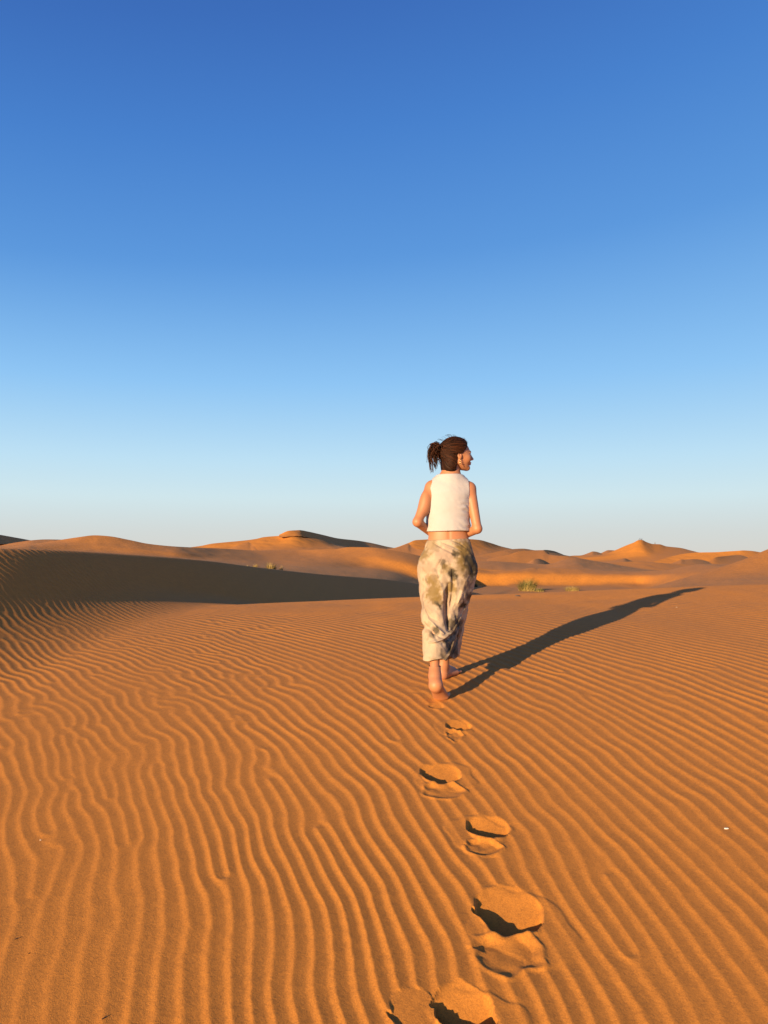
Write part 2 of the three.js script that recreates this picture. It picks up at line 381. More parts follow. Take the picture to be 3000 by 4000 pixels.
// behind the ridge on the left
dune('middle_dune', 'long smooth orange dune rising behind the shaded slip face, with a rounded top at the left', [
  [[-300, 2165, 13], [0, 2158, 14.5], [250, 2168, 16], [500, 2184, 17.5], [800, 2205, 19], [1055, 2238, 21], [1250, 2257, 24], [1500, 2278, 30], [1650, 2300, 37], [1760, 2322, 42], [1860, 2340, 44]],
  [[-300, 2152, 30], [0, 2148, 33], [250, 2154, 37.5], [500, 2168, 38], [800, 2188, 39], [1055, 2208, 40], [1250, 2216, 42], [1441, 2222, 48], [1541, 2236, 48], [1650, 2270, 47], [1760, 2306, 46], [1860, 2336, 46]],
  [[-300, 2146, 38], [0, 2138, 38], [120, 2132, 39], [241, 2130, 40], [371, 2128, 41], [500, 2138, 41], [675, 2156, 41], [871, 2166, 46], [1055, 2174, 51], [1250, 2172, 53], [1441, 2170, 52.5], [1541, 2186, 51], [1646, 2214, 50], [1760, 2270, 49], [1860, 2332, 47]],
  [[-300, 2140, 42], [0, 2132, 42], [120, 2125, 42], [241, 2108, 43], [301, 2099, 43], [371, 2091, 43.5], [422, 2094, 43.5], [500, 2108, 43.5], [579, 2124, 43.5], [675, 2134, 44], [747, 2138, 46], [871, 2143, 51], [1000, 2150, 55], [1150, 2148, 57], [1305, 2145, 56], [1369, 2137, 56], [1441, 2138, 55.5], [1541, 2151, 55], [1592, 2160, 55], [1646, 2174, 55], [1700, 2205, 54], [1760, 2250, 52], [1860, 2328, 48]],
], { drop: 3, rough: 0.45 });
dune('sand_dune', 'low orange dune with a flat top behind the left end of the long middle dune', [
  [[-300, 2165, 80], [0, 2156, 82], [200, 2150, 84], [360, 2150, 86]],
  [[-300, 2160, 100], [0, 2131, 100], [39, 2123, 101], [90, 2115, 102], [127, 2110, 103], [181, 2107, 106], [241, 2108, 110], [259, 2109, 112], [360, 2122, 118]],
], { drop: 5 });
dune('sand_dune', 'dark brown dune flank cut off by the left edge of the photo', [
  [[-400, 2150, 130], [0, 2128, 168], [90, 2126, 196], [220, 2132, 236]],
  [[-400, 2040, 130], [-200, 2062, 150], [0, 2089, 190], [57, 2099, 213], [90, 2105, 228], [116, 2110, 240], [220, 2130, 280]],
], { drop: 8 });

// the big dune left of the middle, two faces either side of its crest
dune('big_dune', 'tallest dune on the skyline left of the walking person, its right flank in dark shade', [
  [[1090, 2096, 288], [1154, 2096, 290], [1245, 2111, 306], [1321, 2131, 330], [1363, 2142, 355], [1450, 2150, 390], [1600, 2160, 430]],
  [[1090, 2089, 294], [1130, 2073, 296], [1172, 2071, 302], [1202, 2076, 314], [1260, 2089, 340], [1321, 2103, 372], [1399, 2112, 420], [1456, 2122, 445], [1516, 2136, 470], [1600, 2150, 500]],
], { drop: 14 });
dune('sand_dune', 'broad orange dune shoulder in front of the tallest dune', [
  [[640, 2180, 245], [900, 2175, 250], [1200, 2172, 250], [1480, 2178, 262]],
  [[640, 2166, 268], [900, 2150, 277], [1100, 2138, 278], [1250, 2138, 285], [1480, 2160, 300]],
  [[640, 2152, 284], [750, 2137, 286], [786, 2132, 287], [825, 2124, 288], [871, 2119, 289], [946, 2112, 291], [1000, 2105, 292], [1030, 2098, 293], [1076, 2094, 294], [1124, 2091, 292], [1139, 2089, 292], [1154, 2092, 292], [1187, 2100, 294], [1245, 2106, 302], [1284, 2115, 310], [1321, 2127, 322], [1363, 2137, 336], [1480, 2152, 350]],
], { drop: 12 });
dune('sand_dune', 'small bright triangular dune face with a dark right side below the tallest dune', [
  [[870, 2170, 222], [895, 2165, 222], [970, 2165, 224], [1040, 2170, 216]],
  [[870, 2152, 236], [895, 2143, 238], [930, 2130, 242], [966, 2118, 247], [974, 2119, 247], [990, 2131, 240], [1008, 2150, 230], [1040, 2160, 224]],
], { drop: 7, step: 3, rough: 0.4 });

// right of the person, from far to near
dune('distant_dune', 'faint small dune on the horizon left of the pyramid shaped dune', [
  [[2190, 2184, 1060], [2310, 2184, 1060], [2420, 2184, 1060]],
  [[2190, 2178, 1200], [2271, 2169, 1200], [2304, 2158, 1200], [2315, 2154, 1200], [2328, 2155, 1215], [2354, 2163, 1230], [2420, 2174, 1250]],
], { rough: 0.3, step: 3 });
dune('distant_dune', 'faint pale dune on the horizon touching the pyramid shaped dune', [
  [[2310, 2180, 1110], [2420, 2180, 1110], [2520, 2180, 1110]],
  [[2310, 2172, 1250], [2349, 2160, 1250], [2377, 2149, 1250], [2401, 2150, 1260], [2440, 2153, 1270], [2520, 2170, 1280]],
], { rough: 0.3, step: 3 });
dune('pyramid_dune', 'pyramid shaped orange dune on the horizon with tiny people on its peak', [
  [[2160, 2225, 505], [2400, 2225, 510], [2560, 2222, 515], [2950, 2215, 520]],
  [[2160, 2200, 572], [2400, 2186, 578], [2491, 2174, 580], [2560, 2172, 578], [2740, 2178, 584], [2950, 2190, 584]],
  [[2160, 2192, 585], [2300, 2177, 588], [2401, 2166, 591], [2455, 2150, 593], [2488, 2138, 594], [2515, 2146, 592], [2560, 2155, 600], [2657, 2160, 612], [2740, 2166, 620], [2950, 2184, 620]],
  [[2160, 2184, 600], [2250, 2170, 600], [2300, 2170, 600], [2354, 2166, 600], [2401, 2150, 601], [2431, 2137, 602], [2455, 2127, 603], [2476, 2119, 603], [2494, 2110, 604], [2506, 2109, 606], [2527, 2118, 614], [2551, 2125, 622], [2576, 2126, 630], [2603, 2134, 638], [2657, 2140, 652], [2702, 2151, 660], [2732, 2158, 664], [2950, 2178, 670]],
], { rough: 0.35, step: 3, drop: 25 });
dune('sand_dune', 'bright orange dune on the skyline between the pyramid shaped dune and the right slope', [
  [[2440, 2218, 296], [2590, 2216, 308], [2800, 2210, 314], [3100, 2205, 316]],
  [[2440, 2214, 300], [2540, 2196, 312], [2620, 2174, 322], [2680, 2162, 325], [2730, 2158, 326], [2793, 2157, 327], [2841, 2154, 328], [2889, 2151, 329], [2901, 2150, 330], [2938, 2152, 334], [2969, 2157, 338], [3100, 2172, 345]],
], { drop: 12 });
dune('sand_dune', 'brown hollow flank below the bright skyline dune at the right', [
  [[2740, 2212, 222], [2800, 2208, 228], [2870, 2204, 240], [2950, 2200, 262]],
  [[2740, 2208, 230], [2770, 2192, 234], [2790, 2179, 237], [2806, 2175, 242], [2835, 2172, 256], [2885, 2168, 282], [2950, 2188, 300]],
], { drop: 6, step: 3, rough: 0.4 });
dune('sand_dune', 'small sharp crested dune with a brown right side near the right edge', [
  [[2580, 2220, 178], [2660, 2216, 184], [2740, 2214, 196], [2850, 2220, 222]],
  [[2580, 2216, 198], [2620, 2202, 200], [2650, 2190, 202], [2662, 2185, 203], [2676, 2186, 206], [2708, 2184, 213], [2737, 2186, 222], [2783, 2199, 236], [2850, 2217, 246]],
], { drop: 6, step: 3, rough: 0.4 });
dune('sand_dune', 'low orange dune in the middle distance under the pyramid shaped dune', [
  [[2290, 2244, 132], [2500, 2242, 136], [2800, 2246, 140]],
  [[2290, 2212, 148], [2330, 2204, 149], [2395, 2198, 150], [2491, 2193, 152], [2581, 2199, 154], [2672, 2205, 157], [2800, 2216, 160]],
], { drop: 6 });
dune('sand_dune', 'little brown peak in front of the pyramid shaped dune', [
  [[2300, 2212, 205], [2400, 2208, 205], [2560, 2214, 210]],
  [[2300, 2208, 226], [2380, 2193, 229], [2420, 2184, 232], [2438, 2181, 234], [2462, 2189, 240], [2500, 2201, 246], [2560, 2211, 250]],
], { drop: 6, step: 3, rough: 0.4 });
dune('sand_dune', 'rounded skyline dune directly behind the waist of the person', [
  [[1470, 2200, 228], [1700, 2196, 232], [1900, 2192, 240], [2090, 2190, 256]],
  [[1470, 2168, 248], [1600, 2150, 256], [1750, 2146, 263], [1900, 2152, 278], [2090, 2172, 298]],
  [[1470, 2152, 262], [1541, 2140, 264], [1595, 2121, 266], [1622, 2110, 268], [1670, 2107, 272], [1750, 2101, 277], [1836, 2106, 285], [1872, 2109, 290], [1920, 2122, 299], [1957, 2134, 307], [1990, 2142, 314], [2090, 2164, 330]],
], { drop: 12 });
dune('sand_dune', 'small lit dune crest with a dark hollow, left of the hip of the person', [
  [[1500, 2172, 214], [1600, 2172, 216], [1690, 2172, 206]],
  [[1500, 2152, 232], [1541, 2143, 236], [1570, 2133, 242], [1594, 2123, 248], [1603, 2130, 245], [1625, 2142, 236], [1655, 2151, 226], [1690, 2160, 218]],
], { drop: 7, step: 3, rough: 0.4 });
dune('sand_dune', 'brown sloping dune right of the hip of the person under the skyline', [
  [[1820, 2200, 160], [1960, 2198, 166], [2120, 2196, 176], [2260, 2198, 186]],
  [[1820, 2180, 176], [1911, 2162, 182], [1990, 2146, 192], [2041, 2143, 202], [2086, 2149, 212], [2113, 2152, 220], [2160, 2160, 230], [2260, 2178, 245]],
], { drop: 8 });
dune('sand_dune', 'dark right flank of the bright dune in the middle distance', [
  [[2105, 2160, 148], [2146, 2169, 148], [2213, 2176, 160], [2280, 2192, 172]],
  [[2105, 2152, 152], [2119, 2149, 152], [2131, 2148, 155], [2162, 2152, 166], [2192, 2163, 178], [2213, 2172, 188], [2280, 2188, 204]],
], { drop: 6, step: 3, rough: 0.4 });
dune('sand_dune', 'bright orange dune face right of the person in the middle distance', [
  [[1900, 2216, 128], [2060, 2216, 132], [2300, 2216, 130]],
  [[1900, 2186, 141], [1926, 2179, 142], [1987, 2167, 144], [2026, 2154, 147], [2056, 2151, 149], [2119, 2149, 152], [2146, 2166, 147], [2180, 2171, 144], [2213, 2173, 143], [2300, 2190, 144]],
], { drop: 7, step: 3, rough: 0.6 });
dune('sand_dune', 'small dark brown mound in front of the bright dune right of the person', [
  [[2010, 2222, 84], [2090, 2218, 85], [2200, 2224, 90]],
  [[2010, 2216, 95], [2040, 2208, 95], [2063, 2197, 96], [2086, 2185, 97], [2101, 2183, 99], [2122, 2188, 102], [2150, 2202, 106], [2200, 2220, 108]],
], { drop: 4, step: 3, rough: 0.4 });
dune('sand_dune', 'long brown dune crossing behind the nearest bright slope at the right', [
  [[1700, 2240, 64], [1900, 2240, 65], [2100, 2238, 66], [2300, 2238, 70], [2660, 2250, 84]],
  [[1700, 2198, 82], [1857, 2193, 82], [1905, 2192, 83], [1981, 2195, 86], [2062, 2201, 90], [2131, 2204, 92], [2160, 2199, 93], [2190, 2189, 94], [2222, 2182, 95], [2250, 2180, 96], [2310, 2189, 101], [2365, 2198, 106], [2431, 2210, 114], [2491, 2219, 121], [2554, 2228, 128], [2660, 2240, 134]],
], { drop: 5 });
dune('front_dune', 'wide bright orange slope behind the grass tufts at the right', [
  [[1650, 2300, 51], [1850, 2302, 52], [2250, 2304, 53], [2480, 2304, 52], [2650, 2300, 44], [2850, 2280, 36], [3100, 2270, 34]],
  [[1650, 2284, 56.6], [1850, 2287, 57.0], [2250, 2288, 57.4], [2480, 2284, 57], [2650, 2262, 48], [2850, 2236, 42], [3100, 2230, 40]],
  [[1650, 2236, 58.3], [1850, 2238, 58.6], [2041, 2240, 59.2], [2252, 2242, 59.6], [2461, 2248, 59.0], [2650, 2236, 52], [2850, 2216, 48], [3100, 2210, 48]],
  [[1650, 2214, 60], [1760, 2212, 60], [1857, 2217, 60.4], [1920, 2225, 60.6], [1981, 2226, 60.8], [2041, 2223, 61.4], [2086, 2217, 62], [2101, 2220, 62], [2192, 2219, 62.4], [2252, 2222, 62.6], [2340, 2229, 63], [2401, 2232, 63], [2461, 2233, 62.5], [2521, 2231, 62], [2612, 2226, 60], [2672, 2213, 58], [2745, 2203, 58], [2841, 2204, 60], [3100, 2200, 62]],
], { drop: 3 });
dune('right_dune', 'smooth tan dune rising to the right edge behind the end of the shadow', [
  [[2380, 2335, 14.5], [2600, 2330, 14.5], [2800, 2325, 14.5], [3000, 2318, 14.5], [3400, 2300, 15]],
  [[2380, 2318, 18], [2600, 2296, 18], [2800, 2268, 20.5], [3000, 2240, 21.6], [3400, 2190, 24]],
  [[2380, 2318, 20.5], [2480, 2306, 21], [2523, 2298, 21], [2600, 2278, 21.5], [2660, 2261, 22.2], [2696, 2251, 22.8], [2769, 2229, 23.4], [2831, 2210, 23.9], [2889, 2191, 24.4], [2938, 2172, 24.9], [2971, 2157, 25.3], [3000, 2145, 25.6], [3100, 2108, 27], [3400, 2040, 30]],
], { drop: 4 });
//PERSON
// ---------------------------------------------------------------- bodies: distance fields meshed with surface nets
const V = (a, b, t) => [lerp(a[0], b[0], t), lerp(a[1], b[1], t), lerp(a[2], b[2], t)];
function cone(x, y, z, a, b, ra, rb) {               // tapered capsule
  const bx = b[0] - a[0], by = b[1] - a[1], bz = b[2] - a[2], px = x - a[0], py = y - a[1], pz = z - a[2];
  const t = clamp((px * bx + py * by + pz * bz) / (bx * bx + by * by + bz * bz), 0, 1), dx = px - bx * t, dy = py - by * t, dz = pz - bz * t;
  return Math.sqrt(dx * dx + dy * dy + dz * dz) - lerp(ra, rb, t);
}
function ell(x, y, z, c, r) {
  const a = (x - c[0]) / r[0], b = (y - c[1]) / r[1], d = (z - c[2]) / r[2], k0 = Math.hypot(a, b, d), k1 = Math.hypot(a / r[0], b / r[1], d / r[2]);
  return k1 < 1e-9 ? -Math.min(...r) : k0 * (k0 - 1) / k1;
}
const smin = (a, b, k) => { const h = Math.max(k - Math.abs(a - b), 0) / k; return Math.min(a, b) - h * h * k * 0.25; };
const smx = (a, b, k) => -smin(-a, -b, k);
function skin(sdf, lo, hi, cell, paint) {
  const n = [0, 1, 2].map((k) => Math.ceil((hi[k] - lo[k]) / cell) + 2), [nx, ny, nz] = n, S = 6;
  const f = new Float32Array(nx * ny * nz).fill(9), id = (i, j, k) => (k * ny + j) * nx + i;
  for (let k = 0; k < nz; k += S) for (let j = 0; j < ny; j += S) for (let i = 0; i < nx; i += S) {
    const h = S / 2, d = sdf(lo[0] + (i + h) * cell, lo[1] + (j + h) * cell, lo[2] + (k + h) * cell);
    if (Math.abs(d) > cell * S * 1.5 + 0.006) { if (d < 0) for (let c = k; c < Math.min(nz, k + S); c++) for (let b = j; b < Math.min(ny, j + S); b++) for (let a = i; a < Math.min(nx, i + S); a++) f[id(a, b, c)] = -9; continue; }
    for (let c = k; c < Math.min(nz, k + S); c++) for (let b = j; b < Math.min(ny, j + S); b++) for (let a = i; a < Math.min(nx, i + S); a++) f[id(a, b, c)] = sdf(lo[0] + a * cell, lo[1] + b * cell, lo[2] + c * cell);
  }
  const vert = new Int32Array(nx * ny * nz).fill(-1), P = [], idx = [];
  for (let k = 0; k < nz - 1; k++) for (let j = 0; j < ny - 1; j++) for (let i = 0; i < nx - 1; i++) {
    let sx = 0, sy = 0, sz = 0, m = 0, neg = 0;
    const v = [];
    for (let q = 0; q < 8; q++) { const d = f[id(i + (q & 1), j + (q >> 1 & 1), k + (q >> 2))]; v.push(d); if (d < 0) neg++; }
    if (neg === 0 || neg === 8) continue;
    for (let q = 0; q < 8; q++) for (let e = 0; e < 3; e++) { const w = q | (1 << e); if (w === q || (v[q] < 0) === (v[w] < 0)) continue; const t = clamp(v[q] / (v[q] - v[w]), 0, 1); sx += (q & 1) + (e === 0 ? t : 0); sy += (q >> 1 & 1) + (e === 1 ? t : 0); sz += (q >> 2) + (e === 2 ? t : 0); m++; }
    vert[id(i, j, k)] = P.length / 3; P.push(lo[0] + (i + sx / m) * cell, lo[1] + (j + sy / m) * cell, lo[2] + (k + sz / m) * cell);
  }
  const quad = (a, b, c, d, flip) => { if (a < 0 || b < 0 || c < 0 || d < 0) return; if (flip) idx.push(a, c, b, a, d, c); else idx.push(a, b, c, a, c, d); };
  for (let k = 1; k < nz - 1; k++) for (let j = 1; j < ny - 1; j++) for (let i = 1; i < nx - 1; i++) {
    const s = f[id(i, j, k)] < 0;
    if (s !== f[id(i + 1, j, k)] < 0) quad(vert[id(i, j - 1, k - 1)], vert[id(i, j, k - 1)], vert[id(i, j, k)], vert[id(i, j - 1, k)], !s);
    if (s !== f[id(i, j + 1, k)] < 0) quad(vert[id(i - 1, j, k - 1)], vert[id(i - 1, j, k)], vert[id(i, j, k)], vert[id(i, j, k - 1)], !s);
    if (s !== f[id(i, j, k + 1)] < 0) quad(vert[id(i - 1, j - 1, k)], vert[id(i, j - 1, k)], vert[id(i, j, k)], vert[id(i - 1, j, k)], !s);
  }
  const pos = new Float32Array(P), col = new Float32Array(P.length), uv = new Float32Array(P.length / 3 * 2), nor = new Float32Array(P.length), e = cell * 0.6;
  for (let v = 0; v < P.length / 3; v++) {
    const x = P[v * 3], y = P[v * 3 + 1], z = P[v * 3 + 2];
    let a = sdf(x + e, y, z) - sdf(x - e, y, z), b = sdf(x, y + e, z) - sdf(x, y - e, z), c = sdf(x, y, z + e) - sdf(x, y, z - e); const l = Math.hypot(a, b, c) || 1;
    nor.set([a / l, b / l, c / l], v * 3);
    col.set(paint(x, y, z), v * 3); uv.set([(Math.abs(a) > Math.abs(c) ? z : x) / 0.12, y / 0.12], v * 2);
  }
  return geo(pos, new Uint32Array(idx), nor, uv, col);
}
const paintMaterial = (o) => new THREE.MeshPhysicalMaterial({ color: 0xffffff, vertexColors: true, metalness: 0, ...o });
const weave = noiseTexture(256, (i, j, N) => { const v = 0.5 + 0.25 * Math.sin(i * Math.PI / 4) * Math.sin(j * Math.PI / 4) + 0.3 * (hash(i, j, 51) - 0.5), q = clamp(Math.round(255 * v), 0, 255); return [q, q, q]; });
const rib = noiseTexture(256, (i, j, N) => { const v = 0.5 + 0.38 * Math.sin(i * Math.PI / 4) + 0.2 * (hash(i, j, 52) - 0.5), q = clamp(Math.round(255 * v), 0, 255); return [q, q, q]; });
const skinMaterial = paintMaterial({ roughness: 0.55, sheen: 0.2, sheenRoughness: 0.5 });
const topMaterial = paintMaterial({ roughness: 0.9, bumpMap: rib, bumpScale: 0.0007, sheen: 0.3 });
const clothMaterial = paintMaterial({ roughness: 0.8, bumpMap: weave, bumpScale: 0.0005, sheen: 0.2 });
const hairMaterial = paintMaterial({ roughness: 0.6, specularIntensity: 0.25 });

{ // the walking person; x to the right, y up, z towards the camera, origin on the sand between the feet
  const root = new THREE.Group();
  root.position.set(0.396, 0, -5.0);
  const mix = (a, b, t) => [lerp(a[0], b[0], t), lerp(a[1], b[1], t), lerp(a[2], b[2], t)];
  const pick = (pts) => { const f = table(pts); return (y) => f(clamp(y, pts[0][0], pts[pts.length - 1][0])); };
  const stackD = (x, y, z, q) => { const [cx, cz, rx, rz] = q, a = (x - cx) / rx, b = (z - cz) / rz, k = Math.hypot(a, b), g = Math.hypot(a / rx, b / rz); return g < 1e-6 ? -Math.min(rx, rz) : k * (k - 1) / g; };

  // --- head, in its own axes: +x the way the face looks, turned to the right and slightly away
  const HC = [0.082, 1.535, -0.015], HA = 78 * Math.PI / 180, hs = Math.sin(HA), hcs = Math.cos(HA);
  const toHead = (x, y, z) => { const a = x - HC[0], c = z - HC[2]; return [a * hs - c * hcs, y - HC[1], a * hcs + c * hs]; };    // [forward, up, towards the camera = right side]
  const fromHead = (f, u, r) => [HC[0] + f * hs + r * hcs, HC[1] + u, HC[2] - f * hcs + r * hs];
  const sides = (fn) => Math.min(fn(1), fn(-1));
  function headD(f, u, r) {
    const s = Math.abs(r);
    let d = ell(f, u, r, [-0.012, 0.028, 0], [0.091, 0.082, 0.071]);
    d = smin(d, ell(f, u, r, [0.030, -0.016, 0], [0.057, 0.078, 0.054]), 0.03);
    d = smin(d, cone(f, u, s, [-0.004, -0.048, 0.045], [0.064, -0.081, 0.012], 0.015, 0.014), 0.03);          // jaw
    d = smin(d, ell(f, u, r, [0.073, -0.083, 0], [0.014, 0.014, 0.017]), 0.016);                               // chin
    d = smin(d, ell(f, u, s, [0.060, -0.022, 0.034], [0.024, 0.024, 0.020]), 0.025);                           // cheek
    d = smin(d, ell(f, u, s, [0.077, 0.021, 0.022], [0.012, 0.008, 0.022]), 0.014);                            // brow
    d = smx(d, -ell(f, u, s, [0.096, 0.004, 0.029], [0.016, 0.011, 0.015]), 0.010);                            // socket
    d = smin(d, ell(f, u, s, [0.0735, 0.003, 0.029], [0.0125, 0.0115, 0.0125]), 0.003);                         // eyeball
    d = smin(d, cone(f, u, r, [0.084, 0.014, 0], [0.106, -0.021, 0], 0.0065, 0.0085), 0.014);                  // nose
    d = smin(d, ell(f, u, s, [0.094, -0.025, 0.010], [0.010, 0.007, 0.007]), 0.008);
    d = smin(d, ell(f, u, r, [0.087, -0.047, 0], [0.0105, 0.0055, 0.021]), 0.008);                             // lips
    d = smin(d, ell(f, u, r, [0.085, -0.057, 0], [0.0105, 0.006, 0.018]), 0.006);
    d = smx(d, -ell(f, u, r, [0.098, -0.0520, 0], [0.006, 0.0012, 0.020]), 0.003);
    let e = ell(f * 0.96 + u * 0.2, u * 0.96 - f * 0.2, s, [-0.006, -0.006, 0.072], [0.015, 0.026, 0.0075]);   // ear
    e = smx(e, -ell(f, u, s, [-0.002, 0.000, 0.083], [0.009, 0.017, 0.008]), 0.006);
    d = smin(d, e, 0.006);
    return d;
  }
  // --- trunk as a stack of ovals: y, centre x, centre z, half width, half depth
  const trunk = pick([[0.80, 0.020, 0.010, 0.135, 0.095], [0.88, 0.020, 0.010, 0.142, 0.100], [0.95, 0.022, 0.0, 0.134, 0.088], [0.99, 0.023, -0.008, 0.1315, 0.084], [1.04, 0.022, -0.012, 0.1255, 0.082], [1.12, 0.022, -0.012, 0.130, 0.090], [1.20, 0.024, -0.012, 0.137, 0.098], [1.27, 0.027, -0.010, 0.135, 0.095], [1.33, 0.030, -0.008, 0.112, 0.078], [1.38, 0.034, -0.008, 0.070, 0.058], [1.42, 0.036, -0.008, 0.048, 0.046]]);
  const SL = [-0.088, 1.318, -0.008], SR = [0.164, 1.312, -0.008], EL = [-0.181, 1.095, 0.075], ER = [0.205, 1.052, 0.045], WL = [-0.055, 1.005, -0.115], WR = [0.075, 0.985, -0.135];
  const HL = [-0.005, 0.985, -0.165], HR = [0.030, 0.995, -0.180];
  const torsoD = (x, y, z, spine = 0) => {
    let d = Math.max(stackD(x, y, z, trunk(y)), 0.80 - y, y - 1.43);
    d = smin(d, cone(x, y, z, [0.036, 1.385, -0.006], [SL[0] + 0.008, SL[1] + 0.012, -0.008], 0.044, 0.038), 0.05);
    d = smin(d, cone(x, y, z, [0.036, 1.385, -0.006], [SR[0] - 0.008, SR[1] + 0.010, -0.008], 0.044, 0.038), 0.05);
    if (z > 0) d += spine * 0.0035 * Math.exp(-(((x - 0.022) / 0.012) ** 2)) * smooth(0.9, 0.97, y) * (1 - smooth(1.2, 1.35, y));   // spine
    return d;
  };
  const legL = [[-0.065, 0.86, 0.0], [-0.072, 0.49, 0.085], [-0.088, 0.150, 0.275]], legR = [[0.095, 0.86, 0.0], [0.066, 0.53, -0.105], [-0.004, 0.165, -0.185]];
  const limbD = (x, y, z) => {
    let d = smin(cone(x, y, z, SL, EL, 0.040, 0.029), cone(x, y, z, EL, WL, 0.031, 0.021), 0.015);
    d = smin(d, ell(x, y, z, [-0.128, 1.215, 0.033], [0.028, 0.07, 0.032]), 0.04);
    d = smin(d, cone(x, y, z, SR, ER, 0.040, 0.029), 0.01); d = smin(d, cone(x, y, z, ER, WR, 0.031, 0.021), 0.015);
    return d;
  };
  const legD = (x, y, z) => {
    let d = 9;
    for (const [a, b, c] of [legL, legR]) {
      d = smin(d, cone(x, y, z, a, b, 0.068, 0.041), 0.02); d = smin(d, cone(x, y, z, b, c, 0.041, 0.027), 0.03);
      const m = V(b, c, 0.30); d = smin(d, ell(x, y, z, [m[0], m[1], m[2] + 0.014], [0.037, 0.10, 0.038]), 0.04);        // calf
    }
    return d;
  };
  const bodyD = (x, y, z) => {
    let d = smin(torsoD(x, y, z, 1), limbD(x, y, z), lerp(0.010, 0.030, smooth(1.2, 1.3, y)));
    if (y < 1.0) d = smin(d, legD(x, y, z), 0.03);
    d = smin(d, cone(x, y, z, [0.036, 1.38, -0.008], [0.062, 1.49, -0.010], 0.047, 0.046), 0.03);                        // neck
    return d;
  };
  // --- feet. Each: heel, ball, toes; the left one stands on its toes
  const foot = (heel, ball, tip, ankle, wide, shin) => {
    const dx = tip[0] - heel[0], dz = tip[2] - heel[2], l = Math.hypot(dx, dz), fx = dx / l, fz = dz / l, rx = -fz, rz = fx;   // r: to the person's right
    const side = wide, at2 = (p, k, up) => [p[0] + rx * k, p[1] + up, p[2] + rz * k];
    return (x, y, z) => {
      let d = smin(ell(x, y, z, heel, [0.029, 0.031, 0.031]), cone(x, y, z, ankle, shin, 0.0255, 0.034), 0.04);
      d = smin(d, cone(x, y, z, heel, ankle, 0.029, 0.0265), 0.03); d = smin(d, cone(x, y, z, heel, shin, 0.026, 0.028), 0.03);
      d = smin(d, cone(x, y, z, at2(heel, side * 0.010, 0), at2(ball, side * 0.032, -0.002), 0.024, 0.016), 0.018);
      d = smin(d, cone(x, y, z, at2(heel, -side * 0.004, 0.006), at2(ball, -side * 0.028, 0.003), 0.024, 0.021), 0.02);
      d = smin(d, cone(x, y, z, at2(heel, 0, 0.004), at2(ball, side * 0.004, 0), 0.030, 0.024), 0.03);
      d = smin(d, cone(x, y, z, ankle, at2(ball, -side * 0.006, 0.008), 0.026, 0.019), 0.03);
      [[-0.032, 0.012, 1.0, 0.0125], [-0.010, 0.006, 0.98, 0.0095], [0.007, 0.002, 0.9, 0.0085], [0.021, -0.002, 0.78, 0.008], [0.034, -0.003, 0.62, 0.0075]].forEach(([k, , len, r]) => {
        const a = at2(ball, side * k * 1.1, -0.002), e = [ball[0] + (tip[0] - ball[0]) * len, ball[1] + (tip[1] - ball[1]) * len, ball[2] + (tip[2] - ball[2]) * len], b = at2(e, side * k * 1.15, 0);
        d = smin(d, cone(x, y, z, a, b, r * 1.1, r), 0.006);
      });
      return d;
    };
  };
  const gy = (x, z) => ground(root.position.x + x, 5.0 - z);
  const fl = { heel: [-0.084, 0.098, 0.315], ball: [-0.048, gy(-0.048, 0.215) + 0.018, 0.215], tip: [-0.030, gy(-0.03, 0.14) + 0.008, 0.145], ankle: legL[2] };
  const fr = { heel: [-0.008, gy(-0.008, -0.2) + 0.030, -0.205], ball: [0.072, gy(0.07, -0.3) + 0.020, -0.310], tip: [0.118, gy(0.118, -0.36) + 0.010, -0.365], ankle: [-0.002, 0.150, -0.195] };
  const footL = foot(fl.heel, fl.ball, fl.tip, fl.ankle, -1, V(legL[2], legL[1], 0.25)), footR = foot(fr.heel, fr.ball, fr.tip, fr.ankle, 1, V(legR[2], legR[1], 0.25));
  // --- hands, folded into one another in front of the waist
  const hand = (wrist, palm, along, across, s) => {
    const up = [along[1] * across[2] - along[2] * across[1], along[2] * across[0] - along[0] * across[2], along[0] * across[1] - along[1] * across[0]];
    const P = (a, b, c) => [0, 1, 2].map((k) => palm[k] + along[k] * a + across[k] * b + up[k] * c * s);
    const bones = [];
    [[-0.030, 0.062], [-0.010, 0.070], [0.010, 0.066], [0.028, 0.052]].forEach(([b, len], i) => {
      const k0 = P(0.038, b, 0), k1 = P(0.038 + len * 0.45, b * 1.05, -0.010), k2 = P(0.038 + len * 0.66, b * 1.05, -0.034), k3 = P(0.038 + len * 0.58, b, -0.054);
      bones.push([P(0, b * 0.7, 0), k0, 0.012, 0.0095], [k0, k1, 0.0092, 0.0085], [k1, k2, 0.0085, 0.0078], [k2, k3, 0.0078, 0.0068]);
    });
    const t0 = P(-0.022, -0.028, -0.006), t1 = P(0.014, -0.050, -0.018), t2 = P(0.042, -0.044, -0.030);
    bones.push([t0, t1, 0.0125, 0.0100], [t1, t2, 0.0095, 0.0075], [wrist, P(-0.035, 0, 0), 0.022, 0.020]);
    return (x, y, z) => {
      let d = smin(cone(x, y, z, P(-0.034, 0.008, 0), P(0.030, 0.012, 0), 0.017, 0.015), cone(x, y, z, P(-0.034, -0.010, 0), P(0.030, -0.016, 0), 0.017, 0.015), 0.012);
      for (const [a, b, ra, rb] of bones) d = smin(d, cone(x, y, z, a, b, ra, rb), 0.004);
      return d;
    };
  };
  const unit = (a) => { const l = Math.hypot(...a); return a.map((v) => v / l); };
  const handL = hand(WL, [WL[0] + 0.050, WL[1] - 0.006, WL[2] - 0.034], unit([0.80, -0.1, -0.52]), unit([-0.1, -1, 0.02]), 1);
